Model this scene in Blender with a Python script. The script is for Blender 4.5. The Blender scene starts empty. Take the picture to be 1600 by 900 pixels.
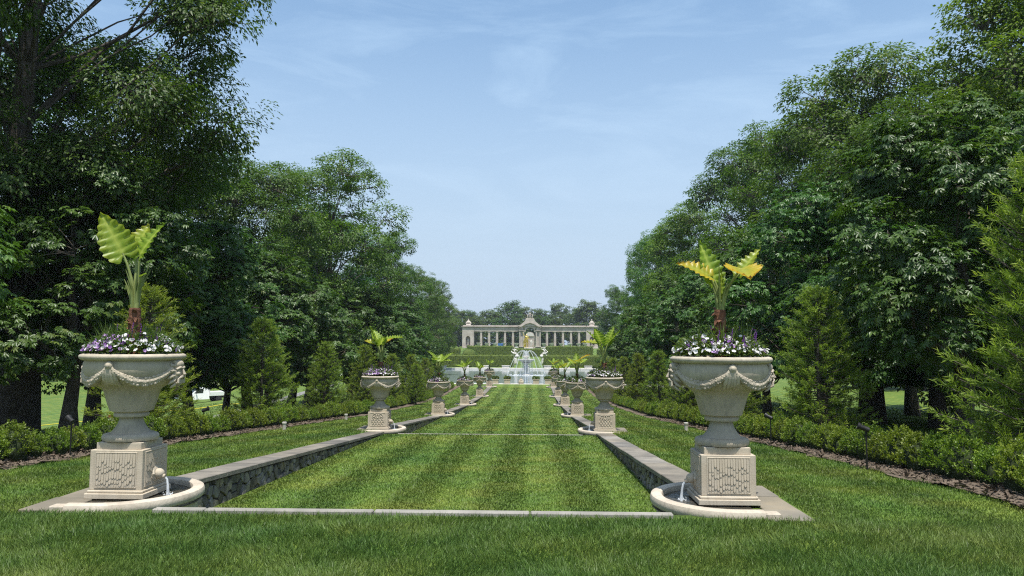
import bpy, math, random
import numpy as np
from mathutils import Vector, Matrix

# ------------------------------------------------------------------ camera, world, sun, exposure
SC = bpy.context.scene
COL = SC.collection
CAM = np.array([1.13, 0.0, 1.60])
cam = bpy.data.cameras.new("camera")
cam.sensor_width = 36.0
cam.lens = 36.0 * 1210 / 1600
cam.clip_start = 0.05
cam.clip_end = 3000
camo = bpy.data.objects.new("camera", cam)
COL.objects.link(camo)
camo.location = CAM
YAW, PITCH, ROLL = math.radians(1.61), math.radians(4.0), math.radians(0.25)
camo.rotation_euler = (Matrix.Rotation(YAW, 4, 'Z') @ Matrix.Rotation(math.pi / 2 + PITCH, 4, 'X') @ Matrix.Rotation(ROLL, 4, 'Z')).to_euler()
SC.camera = camo

SUN_TO = Vector((0.07, -0.325, 1.0)).normalized()      # direction towards the sun
SUN_EL = math.asin(SUN_TO.z)
SUN_AZ = math.atan2(SUN_TO.x, SUN_TO.y)
world = bpy.data.worlds.new("World")
SC.world = world
world.use_nodes = True
wn, wl = world.node_tree.nodes, world.node_tree.links
wn.clear()
wout = wn.new('ShaderNodeOutputWorld')
wbg = wn.new('ShaderNodeBackground')
sky = wn.new('ShaderNodeTexSky')
sky.sky_type = 'NISHITA'
sky.sun_disc = False
sky.sun_elevation = SUN_EL
sky.sun_rotation = SUN_AZ
sky.altitude = 50
sky.air_density = 1.15
sky.dust_density = 1.6
sky.ozone_density = 3.0
wtc = wn.new('ShaderNodeTexCoord')
wmp = wn.new('ShaderNodeMapping')
wmp.inputs['Scale'].default_value = (1.6, 1.6, 7.0)
wmp.inputs['Rotation'].default_value = (0.12, 0.2, 0.3)
wl.new(wtc.outputs['Generated'], wmp.inputs['Vector'])
wno = wn.new('ShaderNodeTexNoise')
wno.inputs['Scale'].default_value = 2.1
wno.inputs['Detail'].default_value = 9
wno.inputs['Roughness'].default_value = 0.62
wno.inputs['Distortion'].default_value = 0.7
wl.new(wmp.outputs['Vector'], wno.inputs['Vector'])
wrp = wn.new('ShaderNodeValToRGB')
wrp.color_ramp.elements[0].position = 0.46
wrp.color_ramp.elements[1].position = 0.80
wrp.color_ramp.elements[1].color = (0.2, 0.2, 0.2, 1)
wl.new(wno.outputs['Fac'], wrp.inputs['Fac'])
wmx = wn.new('ShaderNodeMixRGB')
wl.new(wrp.outputs['Color'], wmx.inputs['Fac'])
wl.new(sky.outputs['Color'], wmx.inputs['Color1'])
wmx.inputs['Color2'].default_value = (7.5, 8.4, 9.6, 1)
# pale summer haze low in the sky, the same all the way round
wsx = wn.new('ShaderNodeSeparateXYZ'); wl.new(wtc.outputs['Generated'], wsx.inputs[0])
wmr = wn.new('ShaderNodeMapRange'); wmr.interpolation_type = 'SMOOTHSTEP'
wmr.inputs[1].default_value = 0.0; wmr.inputs[2].default_value = 0.52; wmr.inputs[3].default_value = 0.92; wmr.inputs[4].default_value = 0.0
wl.new(wsx.outputs['Z'], wmr.inputs[0])
wm2 = wn.new('ShaderNodeMixRGB'); wl.new(wmr.outputs[0], wm2.inputs['Fac'])
wl.new(wmx.outputs['Color'], wm2.inputs['Color1']); wm2.inputs['Color2'].default_value = (3.12, 3.45, 4.45, 1)
wm3 = wn.new('ShaderNodeMixRGB'); wm3.blend_type = 'MULTIPLY'; wm3.inputs['Fac'].default_value = 1.0
wl.new(wm2.outputs['Color'], wm3.inputs['Color1']); wm3.inputs['Color2'].default_value = (0.92, 1.02, 1.0, 1)
wl.new(wm3.outputs['Color'], wbg.inputs['Color'])
wbg.inputs['Strength'].default_value = 0.15
wl.new(wbg.outputs['Background'], wout.inputs['Surface'])

sl = bpy.data.lights.new("sun", 'SUN')
sl.energy = 5.0
sl.angle = math.radians(0.53)
sl.color = (1.0, 0.955, 0.89)
so = bpy.data.objects.new("sun", sl)
so.rotation_euler = SUN_TO.to_track_quat('Z', 'Y').to_euler()
so.location = (0, -20, 60)
COL.objects.link(so)

SC.view_settings.view_transform = 'Standard'
SC.view_settings.look = 'None'
SC.view_settings.exposure = 0.36
SC.view_settings.gamma = 1.0
SC.cycles.max_bounces = 7
SC.cycles.transparent_max_bounces = 10
SC.cycles.volume_bounces = 0
SC.cycles.use_denoising = False
SC.cycles.use_adaptive_sampling = False
SC.cycles.pixel_filter_type = 'BLACKMAN_HARRIS'
SC.cycles.filter_width = 1.15
SC.cycles.sample_clamp_indirect = 4.0

rng = np.random.default_rng(7)
R = random.Random(11)

# ------------------------------------------------------------------ materials
def newmat(name):
    m = bpy.data.materials.new(name)
    m.use_nodes = True
    n = m.node_tree.nodes
    n.clear()
    return m, n, m.node_tree.links

def pmat(name, c1, c2=None, scale=3.0, rough=0.8, bump=0.0, bscale=40.0, c3=None, s3=0.6, f3=0.5, metallic=0.0, spec=0.35, coords='Object', objvar=0.0, detail=6, streak=None):
    m, n, l = newmat(name)
    out = n.new('ShaderNodeOutputMaterial'); bs = n.new('ShaderNodeBsdfPrincipled')
    l.new(bs.outputs[0], out.inputs['Surface'])
    bs.inputs['Roughness'].default_value = rough
    bs.inputs['Metallic'].default_value = metallic
    bs.inputs['Specular IOR Level'].default_value = spec
    tc = n.new('ShaderNodeTexCoord'); geo = n.new('ShaderNodeNewGeometry')
    vec = geo.outputs['Position'] if coords == 'World' else tc.outputs['Object']
    col = None
    if c2 is not None:
        no = n.new('ShaderNodeTexNoise'); no.inputs['Scale'].default_value = scale; no.inputs['Detail'].default_value = detail
        l.new(vec, no.inputs['Vector'])
        rp = n.new('ShaderNodeValToRGB')
        rp.color_ramp.elements[0].position = 0.33; rp.color_ramp.elements[1].position = 0.68
        rp.color_ramp.elements[0].color = (*c1, 1); rp.color_ramp.elements[1].color = (*c2, 1)
        l.new(no.outputs['Fac'], rp.inputs['Fac']); col = rp.outputs['Color']
    if c3 is not None:
        no = n.new('ShaderNodeTexNoise'); no.inputs['Scale'].default_value = s3; no.inputs['Detail'].default_value = 8; no.inputs['Roughness'].default_value = 0.7
        l.new(vec, no.inputs['Vector'])
        mr = n.new('ShaderNodeMapRange'); mr.inputs[1].default_value = 0.5; mr.inputs[2].default_value = 0.75; mr.inputs[4].default_value = f3
        l.new(no.outputs['Fac'], mr.inputs[0])
        mx = n.new('ShaderNodeMixRGB'); l.new(mr.outputs[0], mx.inputs['Fac'])
        if col: l.new(col, mx.inputs['Color1'])
        else: mx.inputs['Color1'].default_value = (*c1, 1)
        mx.inputs['Color2'].default_value = (*c3, 1); col = mx.outputs['Color']
    if streak:
        mp = n.new('ShaderNodeMapping'); mp.inputs['Scale'].default_value = (16, 16, 1.5); l.new(vec, mp.inputs[0])
        no = n.new('ShaderNodeTexNoise'); no.inputs['Scale'].default_value = 1.0; no.inputs['Detail'].default_value = 7; no.inputs['Roughness'].default_value = .75
        l.new(mp.outputs[0], no.inputs['Vector'])
        mr = n.new('ShaderNodeMapRange'); mr.inputs[1].default_value = 0.50; mr.inputs[2].default_value = 0.72; mr.inputs[4].default_value = 0.62
        l.new(no.outputs['Fac'], mr.inputs[0])
        pit = n.new('ShaderNodeTexNoise'); pit.inputs['Scale'].default_value = 130; pit.inputs['Detail'].default_value = 3; l.new(vec, pit.inputs['Vector'])
        pr = n.new('ShaderNodeMapRange'); pr.inputs[1].default_value = 0.60; pr.inputs[2].default_value = 0.70; pr.inputs[4].default_value = 0.28
        l.new(pit.outputs['Fac'], pr.inputs[0])
        mxx = n.new('ShaderNodeMath'); mxx.operation = 'MAXIMUM'; l.new(mr.outputs[0], mxx.inputs[0]); l.new(pr.outputs[0], mxx.inputs[1])
        mx = n.new('ShaderNodeMixRGB'); l.new(mxx.outputs[0], mx.inputs['Fac']); l.new(col, mx.inputs['Color1']); mx.inputs['Color2'].default_value = (*streak, 1); col = mx.outputs['Color']
    if objvar:
        oi = n.new('ShaderNodeObjectInfo'); hs = n.new('ShaderNodeHueSaturation')
        mr = n.new('ShaderNodeMapRange'); mr.inputs[3].default_value = 1 - objvar; mr.inputs[4].default_value = 1 + objvar
        l.new(oi.outputs['Random'], mr.inputs[0]); l.new(mr.outputs[0], hs.inputs['Value'])
        ma = n.new('ShaderNodeMath'); ma.operation = 'MULTIPLY'; ma.inputs[1].default_value = 7.31
        fr = n.new('ShaderNodeMath'); fr.operation = 'FRACT'
        l.new(oi.outputs['Random'], ma.inputs[0]); l.new(ma.outputs[0], fr.inputs[0])
        mr2 = n.new('ShaderNodeMapRange'); mr2.inputs[3].default_value = 1 - objvar; mr2.inputs[4].default_value = 1 + objvar
        l.new(fr.outputs[0], mr2.inputs[0]); l.new(mr2.outputs[0], hs.inputs['Saturation'])
        if col: l.new(col, hs.inputs['Color'])
        else: hs.inputs['Color'].default_value = (*c1, 1)
        col = hs.outputs['Color']
    if col: l.new(col, bs.inputs['Base Color'])
    else: bs.inputs['Base Color'].default_value = (*c1, 1)
    if bump:
        no = n.new('ShaderNodeTexNoise'); no.inputs['Scale'].default_value = bscale; no.inputs['Detail'].default_value = 5
        l.new(vec, no.inputs['Vector'])
        b = n.new('ShaderNodeBump'); b.inputs['Strength'].default_value = bump; b.inputs['Distance'].default_value = 0.02
        l.new(no.outputs['Fac'], b.inputs['Height']); l.new(b.outputs[0], bs.inputs['Normal'])
    return m

def leafmat(name, c1, c2, c3=None, trans=0.3, rough=0.42, spec=0.4, objvar=0.12, tcol=None):
    """leaf colours vary from leaf to leaf (face attribute rnd) and from plant to plant"""
    m, n, l = newmat(name)
    out = n.new('ShaderNodeOutputMaterial'); bs = n.new('ShaderNodeBsdfPrincipled')
    at = n.new('ShaderNodeAttribute'); at.attribute_name = 'rnd'
    rp = n.new('ShaderNodeValToRGB')
    rp.color_ramp.elements[0].color = (*c1, 1); rp.color_ramp.elements[1].color = (*c2, 1)
    rp.color_ramp.elements[1].position = 0.85 if c3 else 1.0
    if c3:
        e = rp.color_ramp.elements.new(1.0); e.color = (*c3, 1)
    l.new(at.outputs['Fac'], rp.inputs['Fac'])
    oi = n.new('ShaderNodeObjectInfo'); hs = n.new('ShaderNodeHueSaturation')
    mr = n.new('ShaderNodeMapRange'); mr.inputs[3].default_value = 1 - objvar; mr.inputs[4].default_value = 1 + objvar
    l.new(oi.outputs['Random'], mr.inputs[0]); l.new(mr.outputs[0], hs.inputs['Value'])
    ma = n.new('ShaderNodeMath'); ma.operation = 'MULTIPLY'; ma.inputs[1].default_value = 5.77
    fr = n.new('ShaderNodeMath'); fr.operation = 'FRACT'
    l.new(oi.outputs['Random'], ma.inputs[0]); l.new(ma.outputs[0], fr.inputs[0])
    mr2 = n.new('ShaderNodeMapRange'); mr2.inputs[3].default_value = 0.5 - objvar * 0.12; mr2.inputs[4].default_value = 0.5 + objvar * 0.12
    l.new(fr.outputs[0], mr2.inputs[0]); l.new(mr2.outputs[0], hs.inputs['Hue'])
    l.new(rp.outputs['Color'], hs.inputs['Color'])
    l.new(hs.outputs['Color'], bs.inputs['Base Color'])
    bs.inputs['Roughness'].default_value = rough
    bs.inputs['Specular IOR Level'].default_value = spec
    tr = n.new('ShaderNodeBsdfTranslucent')
    tm = n.new('ShaderNodeMixRGB'); tm.blend_type = 'MULTIPLY'; tm.inputs['Fac'].default_value = 1
    l.new(hs.outputs['Color'], tm.inputs['Color1']); tm.inputs['Color2'].default_value = (*(tcol or (1.35, 1.5, 0.6)), 1)
    l.new(tm.outputs[0], tr.inputs['Color'])
    mx = n.new('ShaderNodeMixShader'); mx.inputs[0].default_value = trans
    l.new(bs.outputs[0], mx.inputs[1]); l.new(tr.outputs[0], mx.inputs[2])
    l.new(mx.outputs[0], out.inputs['Surface'])
    return m

def lawnmat(name, blade, tint=None):
    """mown lawn: patchy greens, mowing stripes along the axis of the walk"""
    m, n, l = newmat(name)
    out = n.new('ShaderNodeOutputMaterial'); bs = n.new('ShaderNodeBsdfPrincipled')
    geo = n.new('ShaderNodeNewGeometry')
    sx = n.new('ShaderNodeSeparateXYZ'); l.new(geo.outputs['Position'], sx.inputs[0])
    big = n.new('ShaderNodeTexNoise'); big.inputs['Scale'].default_value = 0.7; big.inputs['Detail'].default_value = 5; big.inputs['Roughness'].default_value = 0.65
    l.new(geo.outputs['Position'], big.inputs['Vector'])
    rp = n.new('ShaderNodeValToRGB')
    els = rp.color_ramp.elements
    els[0].position = 0.30; els[0].color = (0.062, 0.122, 0.023, 1)
    els[1].position = 0.72; els[1].color = (0.165, 0.192, 0.036, 1)
    e = els.new(0.5); e.color = (0.098, 0.152, 0.025, 1)
    l.new(big.outputs['Fac'], rp.inputs['Fac'])
    # fine grain
    fine = n.new('ShaderNodeTexNoise'); fine.inputs['Scale'].default_value = 45 if not blade else 14; fine.inputs['Detail'].default_value = 6
    mp = n.new('ShaderNodeMapping'); mp.inputs['Scale'].default_value = (1, 0.45, 1)
    l.new(geo.outputs['Position'], mp.inputs[0]); l.new(mp.outputs[0], fine.inputs['Vector'])
    hs = n.new('ShaderNodeHueSaturation'); l.new(rp.outputs['Color'], hs.inputs['Color'])
    mr = n.new('ShaderNodeMapRange'); mr.inputs[1].default_value = 0.3; mr.inputs[2].default_value = 0.7; mr.inputs[3].default_value = 0.72 if not blade else .87; mr.inputs[4].default_value = 1.28 if not blade else 1.13
    l.new(fine.outputs['Fac'], mr.inputs[0])
    # sheen of bent blades painted into the colour as mowing stripes: period 1.1 m
    mu = n.new('ShaderNodeMath'); mu.operation = 'MULTIPLY'; mu.inputs[1].default_value = 2 * math.pi / 1.12
    wob = n.new('ShaderNodeTexNoise'); wob.inputs['Scale'].default_value = 0.35
    l.new(geo.outputs['Position'], wob.inputs['Vector'])
    ad = n.new('ShaderNodeMath'); ad.operation = 'MULTIPLY_ADD'; ad.inputs[1].default_value = 0.35
    l.new(wob.outputs['Fac'], ad.inputs[0]); l.new(sx.outputs['X'], ad.inputs[2])
    l.new(ad.outputs[0], mu.inputs[0])
    si = n.new('ShaderNodeMath'); si.operation = 'SINE'; l.new(mu.outputs[0], si.inputs[0])
    st = n.new('ShaderNodeMapRange'); st.inputs[1].default_value = -0.5; st.inputs[2].default_value = 0.5; st.inputs[3].default_value = 0.82; st.inputs[4].default_value = 1.12
    l.new(si.outputs[0], st.inputs[0])
    mm = n.new('ShaderNodeMath'); mm.operation = 'MULTIPLY'; l.new(mr.outputs[0], mm.inputs[0]); l.new(st.outputs[0], mm.inputs[1])
    v = mm.outputs[0]
    if blade:
        at = n.new('ShaderNodeAttribute'); at.attribute_name = 'rnd'
        m3 = n.new('ShaderNodeMapRange'); m3.inputs[3].default_value = 0.75; m3.inputs[4].default_value = 1.55
        l.new(at.outputs['Fac'], m3.inputs[0])
        m4 = n.new('ShaderNodeMath'); m4.operation = 'MULTIPLY'; l.new(v, m4.inputs[0]); l.new(m3.outputs[0], m4.inputs[1]); v = m4.outputs[0]
    l.new(v, hs.inputs['Value'])
    if tint: hs.inputs['Saturation'].default_value = 1.0
    if tint:
        for e_ in els: e_.color = (e_.color[0] * tint[0], e_.color[1] * tint[1], e_.color[2] * tint[2], 1)
        st.inputs[3].default_value = 1.0; st.inputs[4].default_value = 1.0
    l.new(hs.outputs['Color'], bs.inputs['Base Color'])
    bs.inputs['Roughness'].default_value = 0.75 if not blade else 0.5
    bs.inputs['Specular IOR Level'].default_value = 0.15 if not blade else 0.3
    if blade:
        tr = n.new('ShaderNodeBsdfTranslucent'); l.new(hs.outputs['Color'], tr.inputs['Color'])
        mx = n.new('ShaderNodeMixShader'); mx.inputs[0].default_value = 0.35
        l.new(bs.outputs[0], mx.inputs[1]); l.new(tr.outputs[0], mx.inputs[2]); l.new(mx.outputs[0], out.inputs['Surface'])
    else:
        b = n.new('ShaderNodeBump'); b.inputs['Strength'].default_value = 0.5; b.inputs['Distance'].default_value = 0.03
        l.new(fine.outputs['Fac'], b.inputs['Height']); l.new(b.outputs[0], bs.inputs['Normal'])
        l.new(bs.outputs[0], out.inputs['Surface'])
    return m

def watermat(name, col, rough=0.05, bump=0.3, bscale=3.0):
    m, n, l = newmat(name)
    out = n.new('ShaderNodeOutputMaterial'); bs = n.new('ShaderNodeBsdfPrincipled')
    bs.inputs['Base Color'].default_value = (*col, 1); bs.inputs['Roughness'].default_value = rough
    bs.inputs['IOR'].default_value = 1.33
    geo = n.new('ShaderNodeNewGeometry'); no = n.new('ShaderNodeTexNoise'); no.inputs['Scale'].default_value = bscale; no.inputs['Detail'].default_value = 4
    l.new(geo.outputs['Position'], no.inputs['Vector'])
    b = n.new('ShaderNodeBump'); b.inputs['Strength'].default_value = bump; b.inputs['Distance'].default_value = 0.05
    l.new(no.outputs['Fac'], b.inputs['Height']); l.new(b.outputs[0], bs.inputs['Normal'])
    l.new(bs.outputs[0], out.inputs['Surface'])
    return m

def spraymat(name, alpha):
    m, n, l = newmat(name)
    out = n.new('ShaderNodeOutputMaterial'); bs = n.new('ShaderNodeBsdfPrincipled'); tp = n.new('ShaderNodeBsdfTransparent')
    bs.inputs['Base Color'].default_value = (0.85, 0.88, 0.9, 1); bs.inputs['Roughness'].default_value = 0.3
    mx = n.new('ShaderNodeMixShader'); mx.inputs[0].default_value = alpha
    l.new(tp.outputs[0], mx.inputs[1]); l.new(bs.outputs[0], mx.inputs[2]); l.new(mx.outputs[0], out.inputs['Surface'])
    return m

M = {}
M['lawn'] = lawnmat('lawn', False)
M['blade'] = lawnmat('grass_blades', True)
M['longgrass'] = lawnmat('long_grass_blades', True, (0.86, 0.93, 1.05))
M['mulch'] = pmat('mulch', (0.078, 0.056, 0.038), (0.19, 0.148, 0.108), 55, 0.95, 0.9, 70, c3=(0.05, 0.032, 0.024), s3=5, coords='World')
M['lime'] = pmat('urn_limestone', (0.355, 0.305, 0.225), (0.475, 0.415, 0.32), 2.2, 0.8, 0.12, 60, c3=(0.20, 0.18, 0.15), s3=3.4, f3=0.6, objvar=0.05, streak=(0.17, 0.155, 0.125))
M['ped'] = pmat('pedestal_limestone', (0.41, 0.345, 0.255), (0.50, 0.435, 0.335), 3.0, 0.82, 0.12, 70, c3=(0.34, 0.25, 0.145), s3=2.2, f3=0.5, objvar=0.04, streak=(0.24, 0.20, 0.145))
M['basin'] = pmat('basin_limestone', (0.42, 0.36, 0.28), (0.54, 0.475, 0.38), 2.5, 0.8, 0.15, 50, c3=(0.24, 0.20, 0.15), s3=4.0, f3=0.6, streak=(0.25, 0.21, 0.16))
M['slab'] = pmat('flagstone', (0.15, 0.135, 0.105), (0.24, 0.205, 0.15), 2.0, 0.85, 0.3, 40, c3=(0.17, 0.165, 0.15), s3=3, objvar=0.18)
M['coping'] = pmat('coping_bluestone', (0.14, 0.128, 0.108), (0.23, 0.205, 0.168), 2.6, 0.85, 0.35, 30, c3=(0.09, 0.085, 0.075), s3=3.2, f3=0.85, objvar=0.3, streak=(0.12, 0.11, 0.095))
M['rubble'] = pmat('rubble_stone', (0.10, 0.092, 0.075), (0.24, 0.215, 0.17), 6.0, 0.9, 0.6, 30, c3=(0.27, 0.21, 0.13), s3=3, f3=0.6, objvar=0.45)
M['mortar'] = pmat('wall_mortar', (0.045, 0.042, 0.037), (0.085, 0.078, 0.066), 12, 0.95, 0.5, 40)
M['kerb'] = pmat('kerb_stone', (0.20, 0.19, 0.165), (0.29, 0.27, 0.235), 4, 0.85, 0.2, 50, c3=(0.24, 0.23, 0.2), s3=5, objvar=0.1)
M['white_stone'] = pmat('white_marble', (0.50, 0.48, 0.43), (0.62, 0.59, 0.54), 1.5, 0.6, 0.05, 20, c3=(0.45, 0.43, 0.39), s3=2)
M['pink_stone'] = pmat('colonnade_limestone', (0.36, 0.31, 0.265), (0.48, 0.425, 0.365), 0.8, 0.85, 0.1, 8, c3=(0.29, 0.25, 0.22), s3=0.5, f3=0.5)
M['dark_stone'] = pmat('shaded_vault', (0.17, 0.155, 0.14), (0.24, 0.22, 0.2), 1.0, 0.9)
M['gold'] = pmat('gilding', (0.83, 0.55, 0.10), (0.92, 0.65, 0.17), 2, 0.32, metallic=0.9)
M['bark'] = pmat('bark', (0.045, 0.036, 0.028), (0.105, 0.088, 0.07), 7, 0.95, 0.9, 18, c3=(0.14, 0.125, 0.1), s3=4, f3=0.3)
M['soil'] = pmat('soil', (0.03, 0.022, 0.016), (0.06, 0.045, 0.035), 20, 0.95, 0.6, 40)
M['chestnut'] = leafmat('chestnut_leaf', (0.026, 0.070, 0.011), (0.082, 0.160, 0.028), (0.16, 0.205, 0.05), 0.28, 0.40, 0.40)
M['oak'] = leafmat('oak_leaf', (0.026, 0.072, 0.010), (0.082, 0.160, 0.025), (0.16, 0.235, 0.04), 0.36, 0.45, 0.32, 0.2)
M['maple'] = leafmat('maple_leaf', (0.046, 0.105, 0.012), (0.125, 0.215, 0.028), (0.21, 0.27, 0.04), 0.4, 0.5, 0.28, 0.2)
M['far'] = leafmat('distant_leaf', (0.040, 0.078, 0.016), (0.090, 0.145, 0.028), None, 0.3, 0.6, 0.25, 0.25)
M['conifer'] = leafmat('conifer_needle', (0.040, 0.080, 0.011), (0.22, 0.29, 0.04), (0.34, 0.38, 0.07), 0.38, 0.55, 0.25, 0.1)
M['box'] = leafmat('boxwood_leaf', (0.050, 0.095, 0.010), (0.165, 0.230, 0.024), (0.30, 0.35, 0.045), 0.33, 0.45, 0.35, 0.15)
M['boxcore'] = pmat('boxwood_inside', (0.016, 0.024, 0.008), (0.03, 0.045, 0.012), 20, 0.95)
M['hedge'] = leafmat('hedge_leaf', (0.07, 0.11, 0.015), (0.165, 0.205, 0.03), None, 0.25, 0.6, 0.2, 0.15)
M['hedgecore'] = pmat('hedge_inside', (0.06, 0.09, 0.016), (0.10, 0.13, 0.025), 4, 0.95, 0.5, 8)
M['petiole'] = pmat('petiole', (0.13, 0.16, 0.04), (0.25, 0.29, 0.10), 6, 0.5, 0.05)
M['eartrunk'] = pmat('fibrous_trunk', (0.075, 0.030, 0.016), (0.19, 0.082, 0.042), 16, 0.85, 0.8, 40, c3=(0.06, 0.03, 0.02), s3=9)
M['flowleaf'] = leafmat('flower_foliage', (0.035, 0.07, 0.015), (0.11, 0.16, 0.035), (0.16, 0.19, 0.06), 0.3, 0.5, 0.3)
M['flowwhite'] = leafmat('white_petal', (0.70, 0.68, 0.66), (0.82, 0.80, 0.80), None, 0.3, 0.6, 0.2, 0.02, (1, 1, 1))
M['flowpurple'] = leafmat('purple_petal', (0.16, 0.05, 0.26), (0.62, 0.42, 0.70), None, 0.3, 0.6, 0.2, 0.05, (1, 1, 1))
M['floweye'] = pmat('petal_eye', (0.12, 0.03, 0.16), None, rough=0.7)
M['black'] = pmat('black_metal', (0.012, 0.012, 0.012), (0.025, 0.025, 0.024), 10, 0.5, metallic=0.2)
M['greypost'] = pmat('grey_post', (0.33, 0.31, 0.28), (0.42, 0.40, 0.36), 10, 0.8)
M['poolwater'] = watermat('pool_water', (0.19, 0.235, 0.25), 0.08, 0.18, 1.0)
M['basinwater'] = watermat('basin_water', (0.055, 0.048, 0.035), 0.05, 0.4, 18)
M['spray'] = spraymat('water_spray', 0.42)
M['mist'] = spraymat('water_mist', 0.13)
M['truckwhite'] = pmat('truck_paint', (0.78, 0.78, 0.76), (0.82, 0.82, 0.80), 2, 0.3, spec=0.5)
M['glass'] = pmat('dark_glass', (0.015, 0.02, 0.022), None, rough=0.08, spec=0.6)
M['rubber'] = pmat('rubber', (0.012, 0.012, 0.012), (0.03, 0.03, 0.03), 10, 0.9)
M['chrome'] = pmat('chrome', (0.45, 0.45, 0.46), (0.5, 0.5, 0.5), 4, 0.25, metallic=1.0)
M['orange'] = pmat('orange_plastic', (0.62, 0.08, 0.02), (0.68, 0.11, 0.03), 3, 0.5)
M['yellow'] = pmat('yellow_rope', (0.6, 0.5, 0.04), None, rough=0.7)
M['blue'] = pmat('blue_tarp', (0.03, 0.10, 0.28), (0.05, 0.14, 0.36), 3, 0.6)
M['asphalt'] = pmat('path_paving', (0.16, 0.155, 0.145), (0.23, 0.22, 0.205), 8, 0.95, 0.3, 60, coords='World')

def earmat():
    m, n, l = newmat('elephant_ear_leaf')
    out = n.new('ShaderNodeOutputMaterial'); bs = n.new('ShaderNodeBsdfPrincipled'); tr = n.new('ShaderNodeBsdfTranslucent')
    ve = n.new('ShaderNodeAttribute'); ve.attribute_name = 'vein'
    ye = n.new('ShaderNodeAttribute'); ye.attribute_name = 'yel'
    a = n.new('ShaderNodeMixRGB'); a.inputs['Color1'].default_value = (0.20, 0.31, 0.02, 1); a.inputs['Color2'].default_value = (0.42, 0.50, 0.08, 1)
    l.new(ve.outputs['Fac'], a.inputs['Fac'])
    y = n.new('ShaderNodeValToRGB')
    y.color_ramp.elements[0].color = (0.36, 0.38, 0.03, 1); y.color_ramp.elements[0].position = 0.0
    y.color_ramp.elements[1].color = (0.34, 0.11, 0.02, 1); y.color_ramp.elements[1].position = 1.0
    e = y.color_ramp.elements.new(0.7); e.color = (0.58, 0.43, 0.03, 1)
    l.new(ye.outputs['Fac'], y.inputs['Fac'])
    b = n.new('ShaderNodeMixRGB')
    mr = n.new('ShaderNodeMapRange'); mr.inputs[1].default_value = 0.0; mr.inputs[2].default_value = 0.5
    l.new(ye.outputs['Fac'], mr.inputs[0]); l.new(mr.outputs[0], b.inputs['Fac'])
    l.new(a.outputs[0], b.inputs['Color1']); l.new(y.outputs[0], b.inputs['Color2'])
    l.new(b.outputs[0], bs.inputs['Base Color']); l.new(b.outputs[0], tr.inputs['Color'])
    bs.inputs['Roughness'].default_value = 0.4
    mx = n.new('ShaderNodeMixShader'); mx.inputs[0].default_value = 0.5
    l.new(bs.outputs[0], mx.inputs[1]); l.new(tr.outputs[0], mx.inputs[2]); l.new(mx.outputs[0], out.inputs['Surface'])
    return m
M['ear'] = earmat()

# ------------------------------------------------------------------ mesh helpers
def norm(a):
    return a / np.maximum(np.linalg.norm(a, axis=-1, keepdims=True), 1e-9)

def mesh_np(name, V, F, mat, rnd=None, smooth=False, vattr=None):
    V = np.asarray(V, np.float32); F = np.asarray(F, np.int32)
    me = bpy.data.meshes.new(name)
    me.vertices.add(len(V)); me.vertices.foreach_set('co', V.ravel())
    m, k = F.shape
    me.loops.add(m * k); me.loops.foreach_set('vertex_index', F.ravel())
    me.polygons.add(m); me.polygons.foreach_set('loop_start', np.arange(m, dtype=np.int32) * k)
    if smooth: me.polygons.foreach_set('use_smooth', np.ones(m, bool))
    me.update(calc_edges=True)
    if rnd is not None:
        a = me.attributes.new('rnd', 'FLOAT', 'FACE'); a.data.foreach_set('value', np.asarray(rnd, np.float32))
    for kk, vv in (vattr or {}).items():
        a = me.attributes.new(kk, 'FLOAT', 'POINT'); a.data.foreach_set('value', np.asarray(vv, np.float32))
    if mat is not None: me.materials.append(M[mat])
    return me

def link(name, me, parent=None, loc=None, rz=None):
    o = bpy.data.objects.new(name, me)
    COL.objects.link(o)
    if parent is not None: o.parent = parent
    if loc is not None: o.location = loc
    if rz is not None: o.rotation_euler = (0, 0, rz)
    return o

def tag(o, label=None, cat=None, group=None, kind=None):
    if label: o['label'] = label
    if cat: o['category'] = cat
    if group: o['group'] = group
    if kind: o['kind'] = kind
    return o

def thing(name, loc=(0, 0, 0), rz=0.0, label=None, cat=None, group=None):
    o = bpy.data.objects.new(name, None)
    o.empty_display_size = 0.1
    COL.objects.link(o); o.location = loc; o.rotation_euler = (0, 0, rz)
    return tag(o, label, cat, group)

def copy_tree(o, parent=None):
    c = o.copy(); COL.objects.link(c); c.parent = parent
    for ch in o.children:
        copy_tree(ch, c)
    return c

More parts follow.
